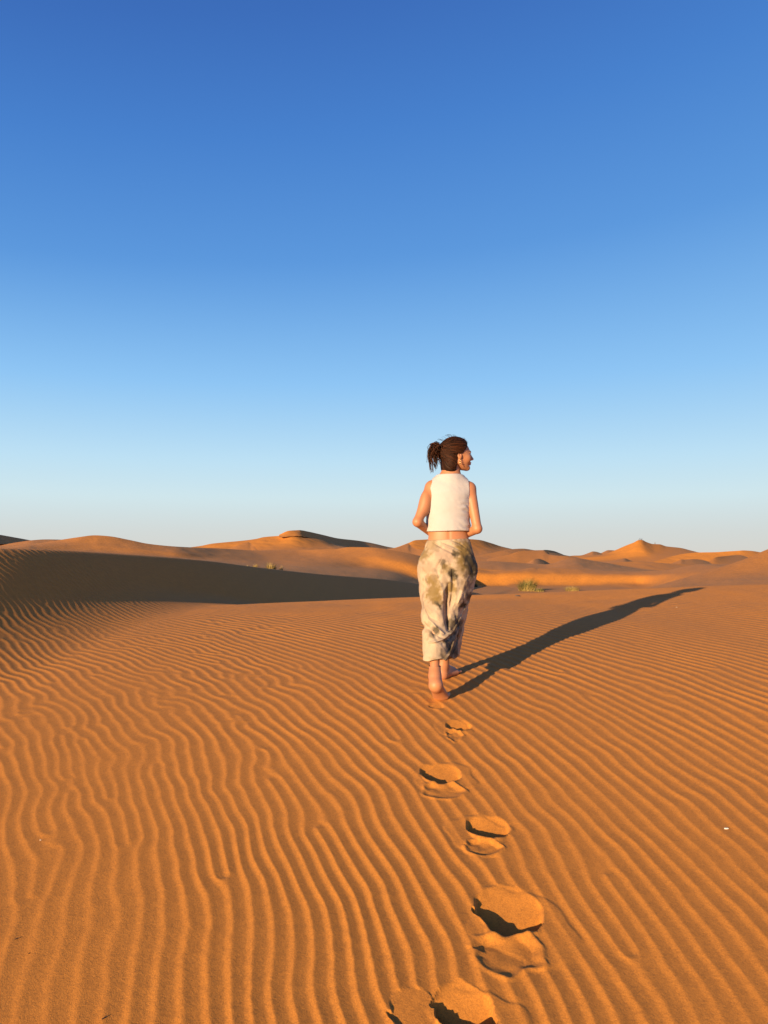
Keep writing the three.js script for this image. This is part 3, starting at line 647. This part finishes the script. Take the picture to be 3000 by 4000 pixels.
  const handR = hand(WR, [WR[0] - 0.048, WR[1] + 0.002, WR[2] - 0.040], unit([-0.80, 0.02, -0.58]), unit([0.02, -1, -0.02]), -1);

  const SK = [0.375, 0.153, 0.070], SKR = [0.345, 0.120, 0.058];
  const skinPaint = (x, y, z) => {
    let c = mix(SK, SKR, clamp(0.35 + 0.5 * fbm3(x * 30, y * 30, z * 30), 0, 1) * 0.6);
    if (y < 0.16) c = mix(c, [0.40, 0.155, 0.080], 0.6);  // feet and sole coloured lighter, sunlight painted into the skin tone
    const q = z > 0.19 && y < 0.12 ? smooth(0.3, -0.2, fbm3(x * 40, y * 40, z * 40)) * 0.25 : 0;                        // sand on the sole
    return mix(c, [0.45, 0.18, 0.05], q);
  };
  const facePaint = (x, y, z) => {
    const [f, u, r] = toHead(x, y, z), s = Math.abs(r); let c = skinPaint(x, y, z);
    c = mix(c, SKR, smooth(0.03, 0.005, Math.hypot(f - 0.066, u + 0.025, s - 0.038)) * 0.5);
    if (f > 0.070 && u < -0.042 && u > -0.064 && s < 0.023) c = mix(c, [0.38, 0.12, 0.09], 0.8);
    if (f > 0.055 && Math.abs(u - (0.0225 + 0.06 * (0.03 - Math.abs(s - 0.028)))) < 0.0038 && s > 0.008 && s < 0.048) c = [0.05, 0.022, 0.012];
    if (Math.hypot(f - 0.0735, u - 0.003, s - 0.029) < 0.0145 && f > 0.072 && Math.abs(u - 0.003) < 0.007) c = Math.hypot(u - 0.003, s - 0.029) < 0.0058 ? [0.05, 0.025, 0.012] : [0.6, 0.56, 0.5];
    if (f > 0.068 && Math.abs(u - 0.0095) < 0.0022 && Math.abs(s - 0.029) < 0.015) c = [0.03, 0.015, 0.01];
    return c;
  };
  const parts = [
    skin(bodyD, [-0.26, 0.10, -0.26], [0.28, 1.50, 0.36], 0.0060, skinPaint),
    skin((x, y, z) => headD(...toHead(x, y, z)), [HC[0] - 0.14, HC[1] - 0.13, HC[2] - 0.13], [HC[0] + 0.14, HC[1] + 0.13, HC[2] + 0.13], 0.0030, facePaint),
    skin(footL, [-0.16, -0.06, 0.09], [0.02, 0.20, 0.37], 0.0036, skinPaint),
    skin(footR, [-0.06, -0.02, -0.43], [0.18, 0.22, -0.13], 0.0036, skinPaint),
    skin(handL, [-0.10, 0.88, -0.27], [0.12, 1.07, -0.07], 0.0034, skinPaint),
    skin(handR, [-0.08, 0.88, -0.29], [0.13, 1.07, -0.09], 0.0034, skinPaint),
  ];
  mesh(mergeGeometries(parts), skinMaterial, 'body', root);

  // --- sleeveless cropped top
  const edgeL = pick([[1.20, -0.30], [1.235, -0.128], [1.27, -0.117], [1.32, -0.097], [1.36, -0.084], [1.40, -0.08]]), edgeR = pick([[1.16, 0.34], [1.20, 0.170], [1.24, 0.163], [1.30, 0.158], [1.35, 0.156], [1.40, 0.15]]);
  const topD = (x, y, z) => {
    const hem = 1.036 + 0.004 * Math.sin(x * 14) - 0.02 * (x - 0.02);
    let d = torsoD(x, y, z) - 0.0095 - 0.010 * smooth(1.16, 1.04, y);
    d -= 0.0040 * smooth(0.06, 0.13, x) * smooth(1.26, 1.2, y) * Math.sin((y + 0.38 * x) * 150 + 2 * n3(x * 14, y * 14, z * 14)) * (0.5 + 0.5 * n3(x * 22, y * 22, z * 9));
    d -= 0.0018 * n3(x * 16 + y * 6, y * 22, z * 12) + 0.0007 * n3(x * 40, y * 52 + x * 20, z * 30);
    d = smx(d, hem - y, 0.005);
    d = smx(d, (edgeL(y)[0] - x) * 0.9, 0.006); d = smx(d, (x - edgeR(y)[0]) * 0.9, 0.006);
    const neck = cone(x, y, z, [0.037, 1.36, -0.010], [0.053, 1.48, -0.010], 0.058, 0.054);
    d = smx(d, y - 1.408 - 0.25 * (x - 0.036) * 0 + 0.5 * Math.max(0, -z - 0.01), 0.006);
    d = smin(d, Math.max(Math.abs(neck) - 0.0055, Math.abs(y - 1.402 + 0.3 * Math.max(0, -z)) - 0.013), 0.006);
    return d;
  };
  mesh(skin(topD, [-0.20, 1.0, -0.16], [0.24, 1.44, 0.14], 0.0042, (x, y, z) => { const v = 0.98 + 0.03 * fbm3(x * 18, y * 18, z * 18); return [0.415 * v, 0.366 * v, 0.376 * v]; }), topMaterial, 'cropped_top', root);

  // --- loose tie dyed trousers
  const loose = pick([[0.52, 0.0, 0.0, 0.141, 0.14], [0.59, 0.005, 0.0, 0.148, 0.145], [0.68, 0.012, 0.002, 0.156, 0.142], [0.73, 0.016, 0.004, 0.165, 0.140], [0.785, 0.012, 0.006, 0.173, 0.140], [0.84, 0.016, 0.010, 0.167, 0.136], [0.90, 0.020, 0.006, 0.158, 0.126], [0.95, 0.022, 0.0, 0.149, 0.104], [0.99, 0.023, -0.006, 0.135, 0.090]]);
  const creases = [ // polylines on the back, [depth (+ groove, - fold standing out), width, points...]
    [0.030, 0.015, [0.010, 0.70], [-0.002, 0.60], [-0.004, 0.50], [0.004, 0.42]],
    [0.016, 0.012, [0.034, 0.79], [0.040, 0.70], [0.030, 0.60], [0.020, 0.55]],
    [-0.018, 0.008, [0.145, 0.58], [0.090, 0.475], [0.045, 0.405], [-0.035, 0.365], [-0.120, 0.345]],
    [0.015, 0.014, [0.130, 0.555], [0.080, 0.450], [0.040, 0.380], [-0.035, 0.340]],
    [0.018, 0.018, [-0.19, 0.435], [-0.150, 0.43], [-0.125, 0.425]],
    [0.010, 0.010, [-0.145, 0.46], [-0.095, 0.405], [-0.045, 0.375], [-0.01, 0.36]],
    [-0.012, 0.009, [-0.125, 0.49], [-0.075, 0.44], [-0.025, 0.40]],
    [0.009, 0.010, [-0.10, 0.42], [-0.07, 0.36], [-0.02, 0.34]],
    [-0.018, 0.008, [0.055, 0.36], [0.02, 0.29], [-0.03, 0.235], [-0.07, 0.225]],
    [0.012, 0.010, [0.085, 0.40], [0.06, 0.33], [0.035, 0.27]],
    [0.008, 0.008, [-0.085, 0.965], [-0.02, 0.925], [0.06, 0.885]], [0.007, 0.007, [-0.03, 0.965], [0.03, 0.945], [0.10, 0.905]], [0.006, 0.006, [0.04, 0.975], [0.09, 0.955], [0.13, 0.925]],
    [0.010, 0.014, [-0.155, 0.80], [-0.12, 0.74], [-0.105, 0.66]], [-0.010, 0.014, [-0.06, 0.74], [-0.03, 0.66], [-0.022, 0.60]], [0.008, 0.012, [-0.03, 0.86], [-0.06, 0.80], [-0.05, 0.74]],
    [-0.009, 0.012, [0.12, 0.72], [0.09, 0.63], [0.07, 0.58]], [0.008, 0.010, [-0.14, 0.56], [-0.11, 0.50], [-0.06, 0.47]],
  ];
  const creaseAt = (x, y) => {
    let s = 0;
    for (const c of creases) {
      let best = 9; const w = c[1];
      for (let i = 2; i < c.length - 1; i++) {
        const [ax, ay] = c[i], [bx, by] = c[i + 1], t = clamp(((x - ax) * (bx - ax) + (y - ay) * (by - ay)) / ((bx - ax) ** 2 + (by - ay) ** 2), 0, 1);
        const end = (i === 2 ? smooth(0, 0.6, t) : 1) * (i === c.length - 2 ? smooth(1, 0.4, t) : 1), d = Math.hypot(x - ax - (bx - ax) * t, y - ay - (by - ay) * t) + (1 - end) * w * 0.8;
        if (d < best) best = d;
      }
      if (best < w * 3) s += c[0] * Math.exp(-((best / w) ** 2));
    }
    return s;
  };
  const trouserD = (x, y, z) => {
    let d = 9;
    if (y > 0.44) d = smx(stackD(x, y, z, loose(y)), 0.56 - y, 0.10);
    const kl = [-0.070, 0.49, 0.085], kr = [0.062, 0.52, -0.065];
    let l = smin(cone(x, y, z, [-0.068, 0.80, 0.01], kl, 0.10, 0.084), cone(x, y, z, kl, [-0.084, 0.15, 0.250], 0.082, 0.074), 0.05);
    let r = smin(cone(x, y, z, [0.10, 0.80, 0.0], kr, 0.095, 0.082), cone(x, y, z, kr, [0.030, 0.15, -0.130], 0.078, 0.060), 0.05);
    d = smin(d, smin(l, r, 0.10), 0.06);
    d = smin(d, cone(x, y, z, [0.024, 0.60, 0.02], [-0.002, 0.17, 0.075], 0.062, 0.066), 0.08);                             // cloth hanging between the legs
    if (d > 0.06) return d - 0.03;
    const low = smooth(0.98, 0.85, y);
    d += creaseAt(x, y) * (z > -0.05 ? 1 : 0.7);
    d -= 0.0070 * low * n3(x * 13, y * 6, z * 13) + 0.0050 * low * n3(x * 26 + y * 12, y * 15, z * 26) + 0.0022 * n3(x * 48, y * 40, z * 48);
    const hem = 0.224 + 0.012 * n3(x * 16, 2, z * 16) + 0.020 * smooth(0.05, 0.2, z);
    d = smx(d, hem - y, 0.006);
    d = smx(d, y - 0.984 - 0.045 * (x - 0.02) - 0.05 * Math.max(0, -z), 0.006);
    return d;
  };
  const dyeShadeBlots = [[0.120, 0.910, 0.055, 0.9, 0], [0.108, 0.863, 0.042, 0.9, 0], [0.160, 0.83, 0.055, 1, 1], [0.168, 0.775, 0.045, 1, 1], [-0.14, 0.887, 0.028, 0.8, 0], [-0.016, 0.815, 0.024, 0.9, 1], [0.000, 0.795, 0.022, 0.7, 0], [0.036, 0.755, 0.026, 1, 1], [0.030, 0.67, 0.030, 0.9, 0], [-0.088, 0.72, 0.030, 0.85, 0], [-0.088, 0.647, 0.040, 0.9, 0], [-0.056, 0.607, 0.030, 0.9, 0], [-0.048, 0.570, 0.018, 1, 1], [0.125, 0.695, 0.034, 0.9, 2], [0.16, 0.614, 0.030, 0.9, 1], [0.105, 0.566, 0.024, 1, 1], [-0.072, 0.417, 0.020, 0.9, 1], [0.008, 0.324, 0.034, 1, 1], [0.036, 0.392, 0.026, 0.9, 1], [-0.036, 0.264, 0.024, 0.9, 1], [-0.10, 0.208, 0.030, 0.7, 0], [-0.05, 0.205, 0.03, 0.7, 0], [0.07, 0.46, 0.03, 0.8, 1], [-0.06, 0.935, 0.025, 0.5, 2], [0.05, 0.905, 0.016, 0.7, 1], [0.06, 0.89, 0.016, 0.8, 1], [-0.11, 0.39, 0.018, 0.7, 1], [0.10, 0.36, 0.03, 0.6, 2], [0.03, 0.45, 0.035, 0.8, 1], [0.055, 0.30, 0.045, 0.8, 1], [0.015, 0.25, 0.035, 0.8, 1], [0.08, 0.25, 0.03, 0.7, 1], [0.09, 0.42, 0.03, 0.7, 1], [0.05, 0.36, 0.04, 0.5, 2], [-0.12, 0.80, 0.03, 0.35, 2], [-0.10, 0.95, 0.03, 0.5, 0], [0.09, 0.80, 0.03, 0.5, 0], [-0.02, 0.72, 0.02, 0.5, 2], [-0.11, 0.56, 0.03, 0.35, 2], [-0.07, 0.28, 0.03, 0.35, 2]];  // dye blots; extra dark ones low on the right also paint in shade
  const dyeShadeTones = [[0.150, 0.088, 0.020], [0.036, 0.024, 0.010], [0.175, 0.112, 0.072]];
  const dyeAndShade = (x, y, z) => {
    const w = 0.022, wx = x + w * fbm3(x * 22 + 4, y * 22, z * 22), wy = y + w * fbm3(x * 22, y * 22 + 9, z * 22);
    let c = [0.385, 0.280, 0.200];
    c = mix(c, [0.31, 0.21, 0.155], smooth(0, 0.5, fbm3(x * 9, y * 7, z * 9 + 5)));
    if (z < -0.03) { const k = fbm3(x * 10 + 20, y * 8, z * 10); c = mix(c, dyeShadeTones[0], smooth(0.05, 0.3, k)); c = mix(c, dyeShadeTones[1], smooth(0.3, 0.5, k)); }
    else for (const [bx, by, r, s, t] of dyeShadeBlots) { const d = Math.hypot(wx - bx, (wy - by) * 0.8) / (r * (t === 1 ? 1.05 : 1.25)); if (d < 1.5) c = mix(c, dyeShadeTones[t], s * smooth(1.45, 0.45, d + 0.55 * fbm3(x * 48, y * 48, z * 48))); }
    c = mix(c, dyeShadeTones[2], 0.5 * smooth(0.25, 0.55, fbm3(x * 16 + 40, y * 13, z * 16)));
    return c;
  };
  mesh(skin(trouserD, [-0.22, 0.15, -0.25], [0.24, 1.03, 0.36], 0.0044, dyeAndShade), clothMaterial, 'trousers', root);

  // --- hair: combed back to a loose knot, with strands that hang from it
  const line = pick([[-0.16, -0.03], [-0.10, -0.020], [-0.06, -0.020], [-0.025, -0.018], [0.0, 0.010], [0.03, 0.038], [0.06, 0.056], [0.09, 0.068], [0.13, 0.074]]);
  const KN = [-0.112, 0.030, 0.006];
  const comb = (f, u, r) => { const a = Math.atan2(u - KN[1] + 0.02, r - KN[2]), q = Math.hypot(f - KN[0], u - KN[1], r - KN[2]); return [a * 9, q * 14]; };
  const hairD = (x, y, z) => {
    const [f, u, r] = toHead(x, y, z);
    let d = ell(f, u, r, [-0.015, 0.034, 0], [0.103, 0.088, 0.082]);
    d = smin(d, ell(f, u, r, [-0.048, -0.062, 0.0], [0.060, 0.084, 0.074]), 0.04);
    d = smin(d, ell(f, u, r, [-0.098, 0.022, 0.004], [0.030, 0.034, 0.034]), 0.03);
    if (d > 0.03) return d;
    const [a, q] = comb(f, u, r);
    d -= 0.0022 * n3(a * 1.4, q * 0.4, 1) + 0.0012 * n3(a * 3.6, q * 0.6, 2);
    return smx(d, (f - line(u)[0] - 0.003 * n3(a * 3, 3, 3)) * 0.8, 0.008);
  };
  const HDK = [0.010, 0.0042, 0.0026], HLT = [0.055, 0.0165, 0.007];
  const hairPaint = (x, y, z) => { const [a, q] = comb(...toHead(x, y, z)); return mix(HDK, HLT, clamp(0.25 + 0.45 * n3(a * 2.6, q * 0.5, 4) + 0.35 * n3(a * 6.5, q * 0.7, 5), 0, 1)); };
  const hair = mesh(skin(hairD, [HC[0] - 0.17, HC[1] - 0.15, HC[2] - 0.14], [HC[0] + 0.14, HC[1] + 0.14, HC[2] + 0.14], 0.0030, hairPaint), hairMaterial, 'hair', root);
  const tubes = [];
  const strand = (pts, r0, r1, seg = 9, rad = 4) => {
    const curve = new THREE.CatmullRomCurve3(pts.map((p) => new THREE.Vector3(...fromHead(...p)))), g = new THREE.TubeGeometry(curve, seg, 1, rad, false), p = g.attributes.position, tone = mix(HDK, [0.080, 0.024, 0.010], rnd() ** 2), col = new Float32Array(p.count * 3);
    for (let i = 0; i <= seg; i++) { const c = curve.getPointAt(i / seg), k = lerp(r0, r1, i / seg); for (let j = 0; j <= rad; j++) { const o = i * (rad + 1) + j; p.setXYZ(o, c.x + (p.getX(o) - c.x) * k, c.y + (p.getY(o) - c.y) * k, c.z + (p.getZ(o) - c.z) * k); col.set(tone, o * 3); } }
    g.setAttribute('color', new THREE.BufferAttribute(col, 3)); tubes.push(g);
  };
  const settle = (p, off) => {                       // push a point out to the surface of the combed hair
    for (let k = 0; k < 14; k++) {
      const w = fromHead(...p), d = hairD(...w) - off; if (Math.abs(d) < 0.0006) break;
      const l = Math.hypot(p[0] + 0.03, p[1] - 0.015, p[2]) || 1; p = [p[0] - (p[0] + 0.03) / l * d * 0.8, p[1] - (p[1] - 0.015) / l * d * 0.8, p[2] - p[2] / l * d * 0.8];
    }
    return p;
  };
  for (let i = 0; i < 420; i++) {                    // single strands over the combed hair, from the hairline to the knot
    const u = rr(-0.10, 0.115), front = line(u)[0] - rr(0.0, 0.012), w = Math.sqrt(Math.max(0.02, 1 - (u / 0.125) ** 2)) * 0.085 * (rnd() < 0.75 ? 1 : -1) * (u > 0.08 ? rr(0.1, 1) : 1);
    const a = [front, u, w], b = [-0.108 + rr(-0.006, 0.006), 0.028 + rr(-0.018, 0.018), 0.006 + rr(-0.02, 0.02)], off = rr(-0.0004, 0.0022), q = [];
    for (let k = 0; k <= 5; k++) { const t = k / 5; q.push(settle([lerp(a[0], b[0], t), lerp(a[1], b[1], t) + 0.004 * Math.sin(t * 5 + i), lerp(a[2], b[2], t * t)], off * (k === 0 ? 0 : 1))); }
    strand(q, rr(0.0009, 0.0021), 0.0012, 10, 3);
  }
  for (let i = 0; i < 34; i++) {                     // fine hair lifted off the crown, the temple and the nape
    const a = rr(0.2, 2.9), b = [-0.02 + 0.105 * Math.cos(a), 0.034 + 0.088 * Math.sin(a), rr(-0.02, 0.06)], k = rr(1.02, 1.09);
    strand([settle(b, 0), [b[0] * k - 0.010, b[1] * k + 0.002, b[2]], [b[0] * k - 0.03, b[1] * k + rr(-0.006, 0.006), b[2] + 0.004]], 0.0008, 0.0005, 6, 3);
  }
  for (let i = 0; i < 150; i++) {                    // loops of the knot
    const a = rr(0, 6.28), b = a + rr(1.4, 3.4), R = rr(0.018, 0.054), o = [rr(-0.150, -0.132), 0.030 + rr(-0.010, 0.012), rr(-0.006, 0.018)];
    strand([[-0.104 + rr(-0.006, 0.006), 0.026 + rr(-0.016, 0.016), rr(-0.014, 0.02)], [o[0] + rr(-0.012, 0.02), o[1] + R * Math.sin(a), o[2] + R * 0.9 * Math.cos(a)], [o[0] - R * rr(0.3, 0.9), o[1] + R * 0.9 * Math.sin((a + b) / 2), o[2] + R * 0.8 * Math.cos((a + b) / 2)], [o[0] + rr(-0.014, 0.016), o[1] + R * Math.sin(b), o[2] + R * 0.9 * Math.cos(b)]], rr(0.0018, 0.0036), 0.0014);
  }
  for (let i = 0; i < 95; i++) {                     // ends that hang down
    const x = rr(-0.192, -0.128), len = rr(0.04, 0.115) * (0.75 + 1.1 * smooth(-0.12, -0.17, x) * 0.4), r = rr(-0.02, 0.03);
    strand([[-0.128 + rr(-0.012, 0.012), 0.036 + rr(-0.01, 0.02), r * 0.5], [x + 0.014, 0.044 + rr(-0.015, 0.012), r], [x - 0.008, 0.0 + rr(-0.01, 0.02), r * 1.2], [x + rr(-0.006, 0.018), 0.015 - len, r * 1.2 + rr(-0.008, 0.008)]], rr(0.0020, 0.0038), 0.0009);
  }
  for (let i = 0; i < 26; i++) {                     // flyaway hair
    const a = rr(-0.3, 2.2), R = rr(0.045, 0.068);
    strand([[-0.118, 0.045 + rr(-0.01, 0.01), rr(-0.01, 0.01)], [-0.135 - R * 0.3 * Math.cos(a), 0.045 + R * 0.55 * Math.sin(a) + 0.01, rr(-0.02, 0.02)], [-0.150 - R * 0.6 * Math.abs(Math.cos(a)) - 0.01, 0.035 + R * 0.5 * Math.sin(a), rr(-0.02, 0.02)], [-0.196 + rr(-0.012, 0.02), -0.01 - rr(0, 0.05), rr(-0.01, 0.02)]], 0.0009, 0.0006, 12, 3);
  }
  for (let i = 0; i < 22; i++) strand([[-0.05 + rr(-0.03, 0.03), -0.118, rr(-0.04, 0.055)], [-0.052 + rr(-0.03, 0.03), -0.132, rr(-0.04, 0.06)], [-0.045 + rr(-0.03, 0.04), -0.146 - rr(0, 0.02), rr(-0.04, 0.066)]], 0.0012, 0.0006, 5, 3);   // short hair at the nape
  mesh(mergeGeometries(tubes), hairMaterial, 'hair_knot', hair);

  // --- drop earring
  const gold = new THREE.MeshStandardMaterial({ color: new THREE.Color().setRGB(0.72, 0.50, 0.22), metalness: 0.9, roughness: 0.3 });
  const bits = [], bead = (f, u, r, s, k = 1) => { const g = new THREE.SphereGeometry(s, 10, 8); g.scale(1, k, 1); g.translate(...fromHead(f, u, r)); bits.push(g); };
  bead(-0.004, -0.036, 0.080, 0.0032); bead(-0.004, -0.046, 0.081, 0.0028, 1.6); bead(-0.004, -0.057, 0.081, 0.0046, 1.2); bead(-0.004, -0.067, 0.081, 0.0026, 1.5);
  mesh(mergeGeometries(bits), gold, 'earring', root);
  tag(root, 'person', 'barefoot person seen from behind in a cream cropped top and tie dyed trousers, looking right', 'person');
}

// ---------------------------------------------------------------- people on the far dune, a few pixels each
{
  const cloth = new THREE.MeshStandardMaterial({ color: new THREE.Color().setRGB(0.03, 0.028, 0.035), roughness: 0.9 }), pale = new THREE.MeshStandardMaterial({ color: new THREE.Color().setRGB(0.20, 0.18, 0.19), roughness: 0.9 });
  const standing = (x, y, z) => {
    const s = Math.abs(x);
    let d = ell(x, y, z, [0, 1.60, 0], [0.085, 0.11, 0.10]);
    d = smin(d, cone(x, y, z, [0, 1.40, 0], [0, 1.0, 0], 0.15, 0.13), 0.08); d = smin(d, cone(s, y, z, [0.16, 1.38, 0], [0.24, 0.85, 0.03], 0.06, 0.045), 0.05);
    return smin(d, cone(s, y, z, [0.09, 0.92, 0], [0.12, 0.05, 0], 0.10, 0.06), 0.05);
  };
  const sitting = (x, y, z) => {
    const s = Math.abs(x);
    let d = ell(x, y, z, [0, 0.78, 0], [0.09, 0.12, 0.10]);
    d = smin(d, cone(x, y, z, [0, 0.58, 0], [0, 0.14, 0], 0.17, 0.17), 0.08); d = smin(d, cone(s, y, z, [0.18, 0.55, 0], [0.20, 0.25, 0.22], 0.06, 0.05), 0.05);
    return smin(smin(d, cone(s, y, z, [0.11, 0.12, 0.05], [0.14, 0.42, 0.36], 0.10, 0.07), 0.05), cone(s, y, z, [0.14, 0.42, 0.36], [0.13, 0.04, 0.52], 0.07, 0.05), 0.05);
  };
  const grey = () => [1, 1, 1], A = skin(standing, [-0.36, -0.04, -0.24], [0.36, 1.78, 0.24], 0.04, grey), S = skin(sitting, [-0.36, -0.06, -0.3], [0.36, 0.98, 0.66], 0.04, grey);
  const spots = [[2494.6, 2109.6, 603.6, S, pale, 'tiny figure at the left end of the group on the dune peak'], [2499.8, 2108.9, 605.4, A, cloth, 'tiny upright figure, second from the left in the group on the dune peak'], [2503.8, 2109.4, 606, S, cloth, 'tiny dark seated figure, third from the left on the dune peak'], [2507.4, 2110.6, 606.8, A, cloth, 'tiny dark figure at the right end of the group on the dune peak'], [2556.6, 2125.4, 631, A, pale, 'left one of two pale walkers on the ridge right of the dune peak'], [2560.6, 2125.6, 632.5, A, pale, 'right one of two pale walkers on the ridge right of the dune peak']];
  for (const [X, Y, D, g, m, label] of spots) { const o = mesh(g, m), p = at(X, Y, D); o.position.set(p[0], p[1] - 0.15, p[2]); o.rotation.y = 0.5; tag(o, 'person', label, 'person', null, 'people on the far dune'); }
}

// ---------------------------------------------------------------- desert grass
const bladeMaterial = (c) => new THREE.MeshPhysicalMaterial({ color: 0xffffff, vertexColors: true, roughness: 0.8, side: THREE.DoubleSide, transmission: 0.3, thickness: 0 });
const grassMaterial = new THREE.MeshStandardMaterial({ color: 0xffffff, vertexColors: true, roughness: 0.85, side: THREE.DoubleSide });
function tuft(name, label, [x, y, z], { width, height, count, colors, lean = 0.3, base = 0.35, thick = 0.008 }) {
  const pos = [], col = [], idx = [];
  for (let b = 0; b < count; b++) {
    const a = rr(0, 6.283), q = Math.sqrt(rnd()) * base * width, bx = q * Math.cos(a), bz = q * Math.sin(a) * 0.8, h = height * rr(0.45, 1) * (1 - 0.35 * q / (base * width)), out = rr(0.25, 1) * width * 0.36, dir = a + rr(-0.7, 0.7);
    const dx = Math.cos(dir) * out + lean * h * 0.35, dz = Math.sin(dir) * out * 0.8, t = thick * rr(0.7, 1.3), nx = -Math.sin(dir + 0.6) * t, nz = Math.cos(dir + 0.6) * t;
    const c0 = colors[0], c1 = colors[1 + Math.floor(rnd() * (colors.length - 1))], o = pos.length / 3, v = rr(0.75, 1.2);
    for (let s = 0; s <= 4; s++) {
      const k = s / 4, px = bx + dx * k * k, py = h * (k - 0.28 * k * k * k * rr(0.4, 1)), pz = bz + dz * k * k, w = 1 - k * 0.9, c = [0, 1, 2].map((i) => lerp(c0[i], c1[i], smooth(0, 0.6, k)) * v);
      pos.push(px - nx * w, py, pz - nz * w, px + nx * w, py, pz + nz * w); col.push(...c, ...c);
      if (s) { const e = o + s * 2; idx.push(e - 2, e - 1, e, e - 1, e + 1, e); }
    }
  }
  const o = mesh(geo(new Float32Array(pos), new Uint32Array(idx), null, null, new Float32Array(col)), grassMaterial);
  o.position.set(x, y, z);
  return tag(o, name, label, 'grass');
}
const STRAW = [0.36, 0.24, 0.075], DRY = [0.30, 0.19, 0.055], GREEN = [0.105, 0.100, 0.022], OLIVE = [0.17, 0.135, 0.03], DARK = [0.05, 0.05, 0.03];
const onFloor = (X, D) => { const p = at(X, 2300, D); return [p[0], ground(p[0], D) - 0.01, -D]; };
tuft('grass_tuft', 'largest green grass tuft with straw coloured base on the flat sand right of the person', onFloor(2058, 49.5), { width: 1.5, height: 1.3, count: 680, colors: [STRAW, GREEN, OLIVE, GREEN, STRAW], thick: 0.011 });
tuft('grass_tuft', 'small olive tuft leaning out at the right foot of the largest green tuft', onFloor(2106, 48.8), { width: 0.8, height: 0.42, count: 170, colors: [STRAW, OLIVE, GREEN], lean: 0.8, thick: 0.010 });
tuft('grass_tuft', 'low dry yellow tuft right of the green tuft', onFloor(2234, 49.5), { width: 1.2, height: 0.55, count: 330, colors: [STRAW, STRAW, DRY], thick: 0.011 });
tuft('grass_tuft', 'dark little bush half hidden behind the right hip of the person', onFloor(1856, 55), { width: 0.45, height: 0.5, count: 120, colors: [DARK, DARK, [0.09, 0.08, 0.04]], thick: 0.014 });
const onDune = (X, Y, D) => at(X, Y, D);
tuft('grass_tuft', 'tallest straw coloured tuft behind the edge of the shaded dune', onDune(1054, 2231, 24), { width: 0.34, height: 0.44, count: 190, colors: [STRAW, STRAW, DRY], thick: 0.006, lean: 0.1 });
tuft('grass_tuft', 'bushy dry tuft touching the right side of the tallest straw coloured tuft', onDune(1068, 2232, 24.2), { width: 0.2, height: 0.34, count: 110, colors: [DRY, DRY, OLIVE], thick: 0.006, lean: 0.5 });
tuft('grass_tuft', 'thin upright dry tuft, rightmost of those behind the shaded dune', onDune(1098, 2235, 24.5), { width: 0.16, height: 0.32, count: 70, colors: [DRY, STRAW], thick: 0.005, lean: 0.1 });
tuft('grass_tuft', 'low dry tuft left of the tallest straw coloured tuft behind the shaded dune', onDune(998, 2220, 23), { width: 0.22, height: 0.22, count: 70, colors: [STRAW, STRAW, DRY], thick: 0.005, lean: 0.1 });
tuft('grass_tuft', 'sparse pale tuft, leftmost of those behind the shaded dune', onDune(966, 2213, 22.5), { width: 0.13, height: 0.08, count: 24, colors: [STRAW, STRAW], thick: 0.004, lean: 0 });

// ---------------------------------------------------------------- small things lying on the sand
function stone(label, X, Y, size, color, squash = 0.5) {
  const [x, D] = hit(X, Y), g = new THREE.IcosahedronGeometry(size, 2), p = g.attributes.position;
  for (let i = 0; i < p.count; i++) { const k = 1 + 0.25 * n3(p.getX(i) / size * 1.3 + X, p.getY(i) / size * 1.3, p.getZ(i) / size * 1.3); p.setXYZ(i, p.getX(i) * k * 1.5, p.getY(i) * k * squash, p.getZ(i) * k * 0.8); }
  g.computeVertexNormals();
  const o = mesh(g, new THREE.MeshStandardMaterial({ color: new THREE.Color().setRGB(...color), roughness: 0.7 }));
  o.position.set(x, ground(x, D) + ripple(x, D) + size * squash * 0.5, -D); o.rotation.y = rr(-0.4, 0.4);
  return tag(o, 'pebble', label, 'pebble');
}
function twig(label, X, Y, len, turn) {
  const [x, D] = hit(X, Y), c = new THREE.CatmullRomCurve3([[-0.5, 0, 0], [-0.15, 0.06, 0.05], [0.2, 0.03, -0.03], [0.5, 0.1, 0.04]].map((p) => new THREE.Vector3(...p).multiplyScalar(len)));
  const o = mesh(new THREE.TubeGeometry(c, 10, len * 0.09, 6, false), new THREE.MeshStandardMaterial({ color: new THREE.Color().setRGB(0.05, 0.03, 0.02), roughness: 0.9 }));
  o.position.set(x, ground(x, D) + ripple(x, D) + len * 0.07, -D); o.rotation.y = turn;
  return tag(o, 'twig', label, 'twig');
}
stone('white chip of stone on the ripples near the right edge', 2837, 3239, 0.0062, [0.75, 0.70, 0.62], 0.45);
stone('tiny pale chip on the ripples near the lower left edge', 158, 3286, 0.0025, [0.7, 0.62, 0.5], 0.5);
stone('tiny pale stone near the crest of the sand slope at the right', 2643, 2372, 0.007, [0.45, 0.30, 0.18], 0.4);
stone('small dark stone on the crest right of the trousers of the person', 2022, 2330, 0.022, [0.10, 0.06, 0.04], 0.6);
twig('short dark twig lying on the sand near the left edge', 66, 3668, 0.014, 0.7);
twig('tiny dark plant bit below the short twig near the left edge', 113, 3729, 0.008, 1.4);
twig('dark twig at the bottom edge left of the middle', 408, 3990, 0.016, 0.9);
twig('tiny dark plant bit on the ripples left of the person', 741, 2581, 0.014, 0.2);
renderer.render(scene, camera);
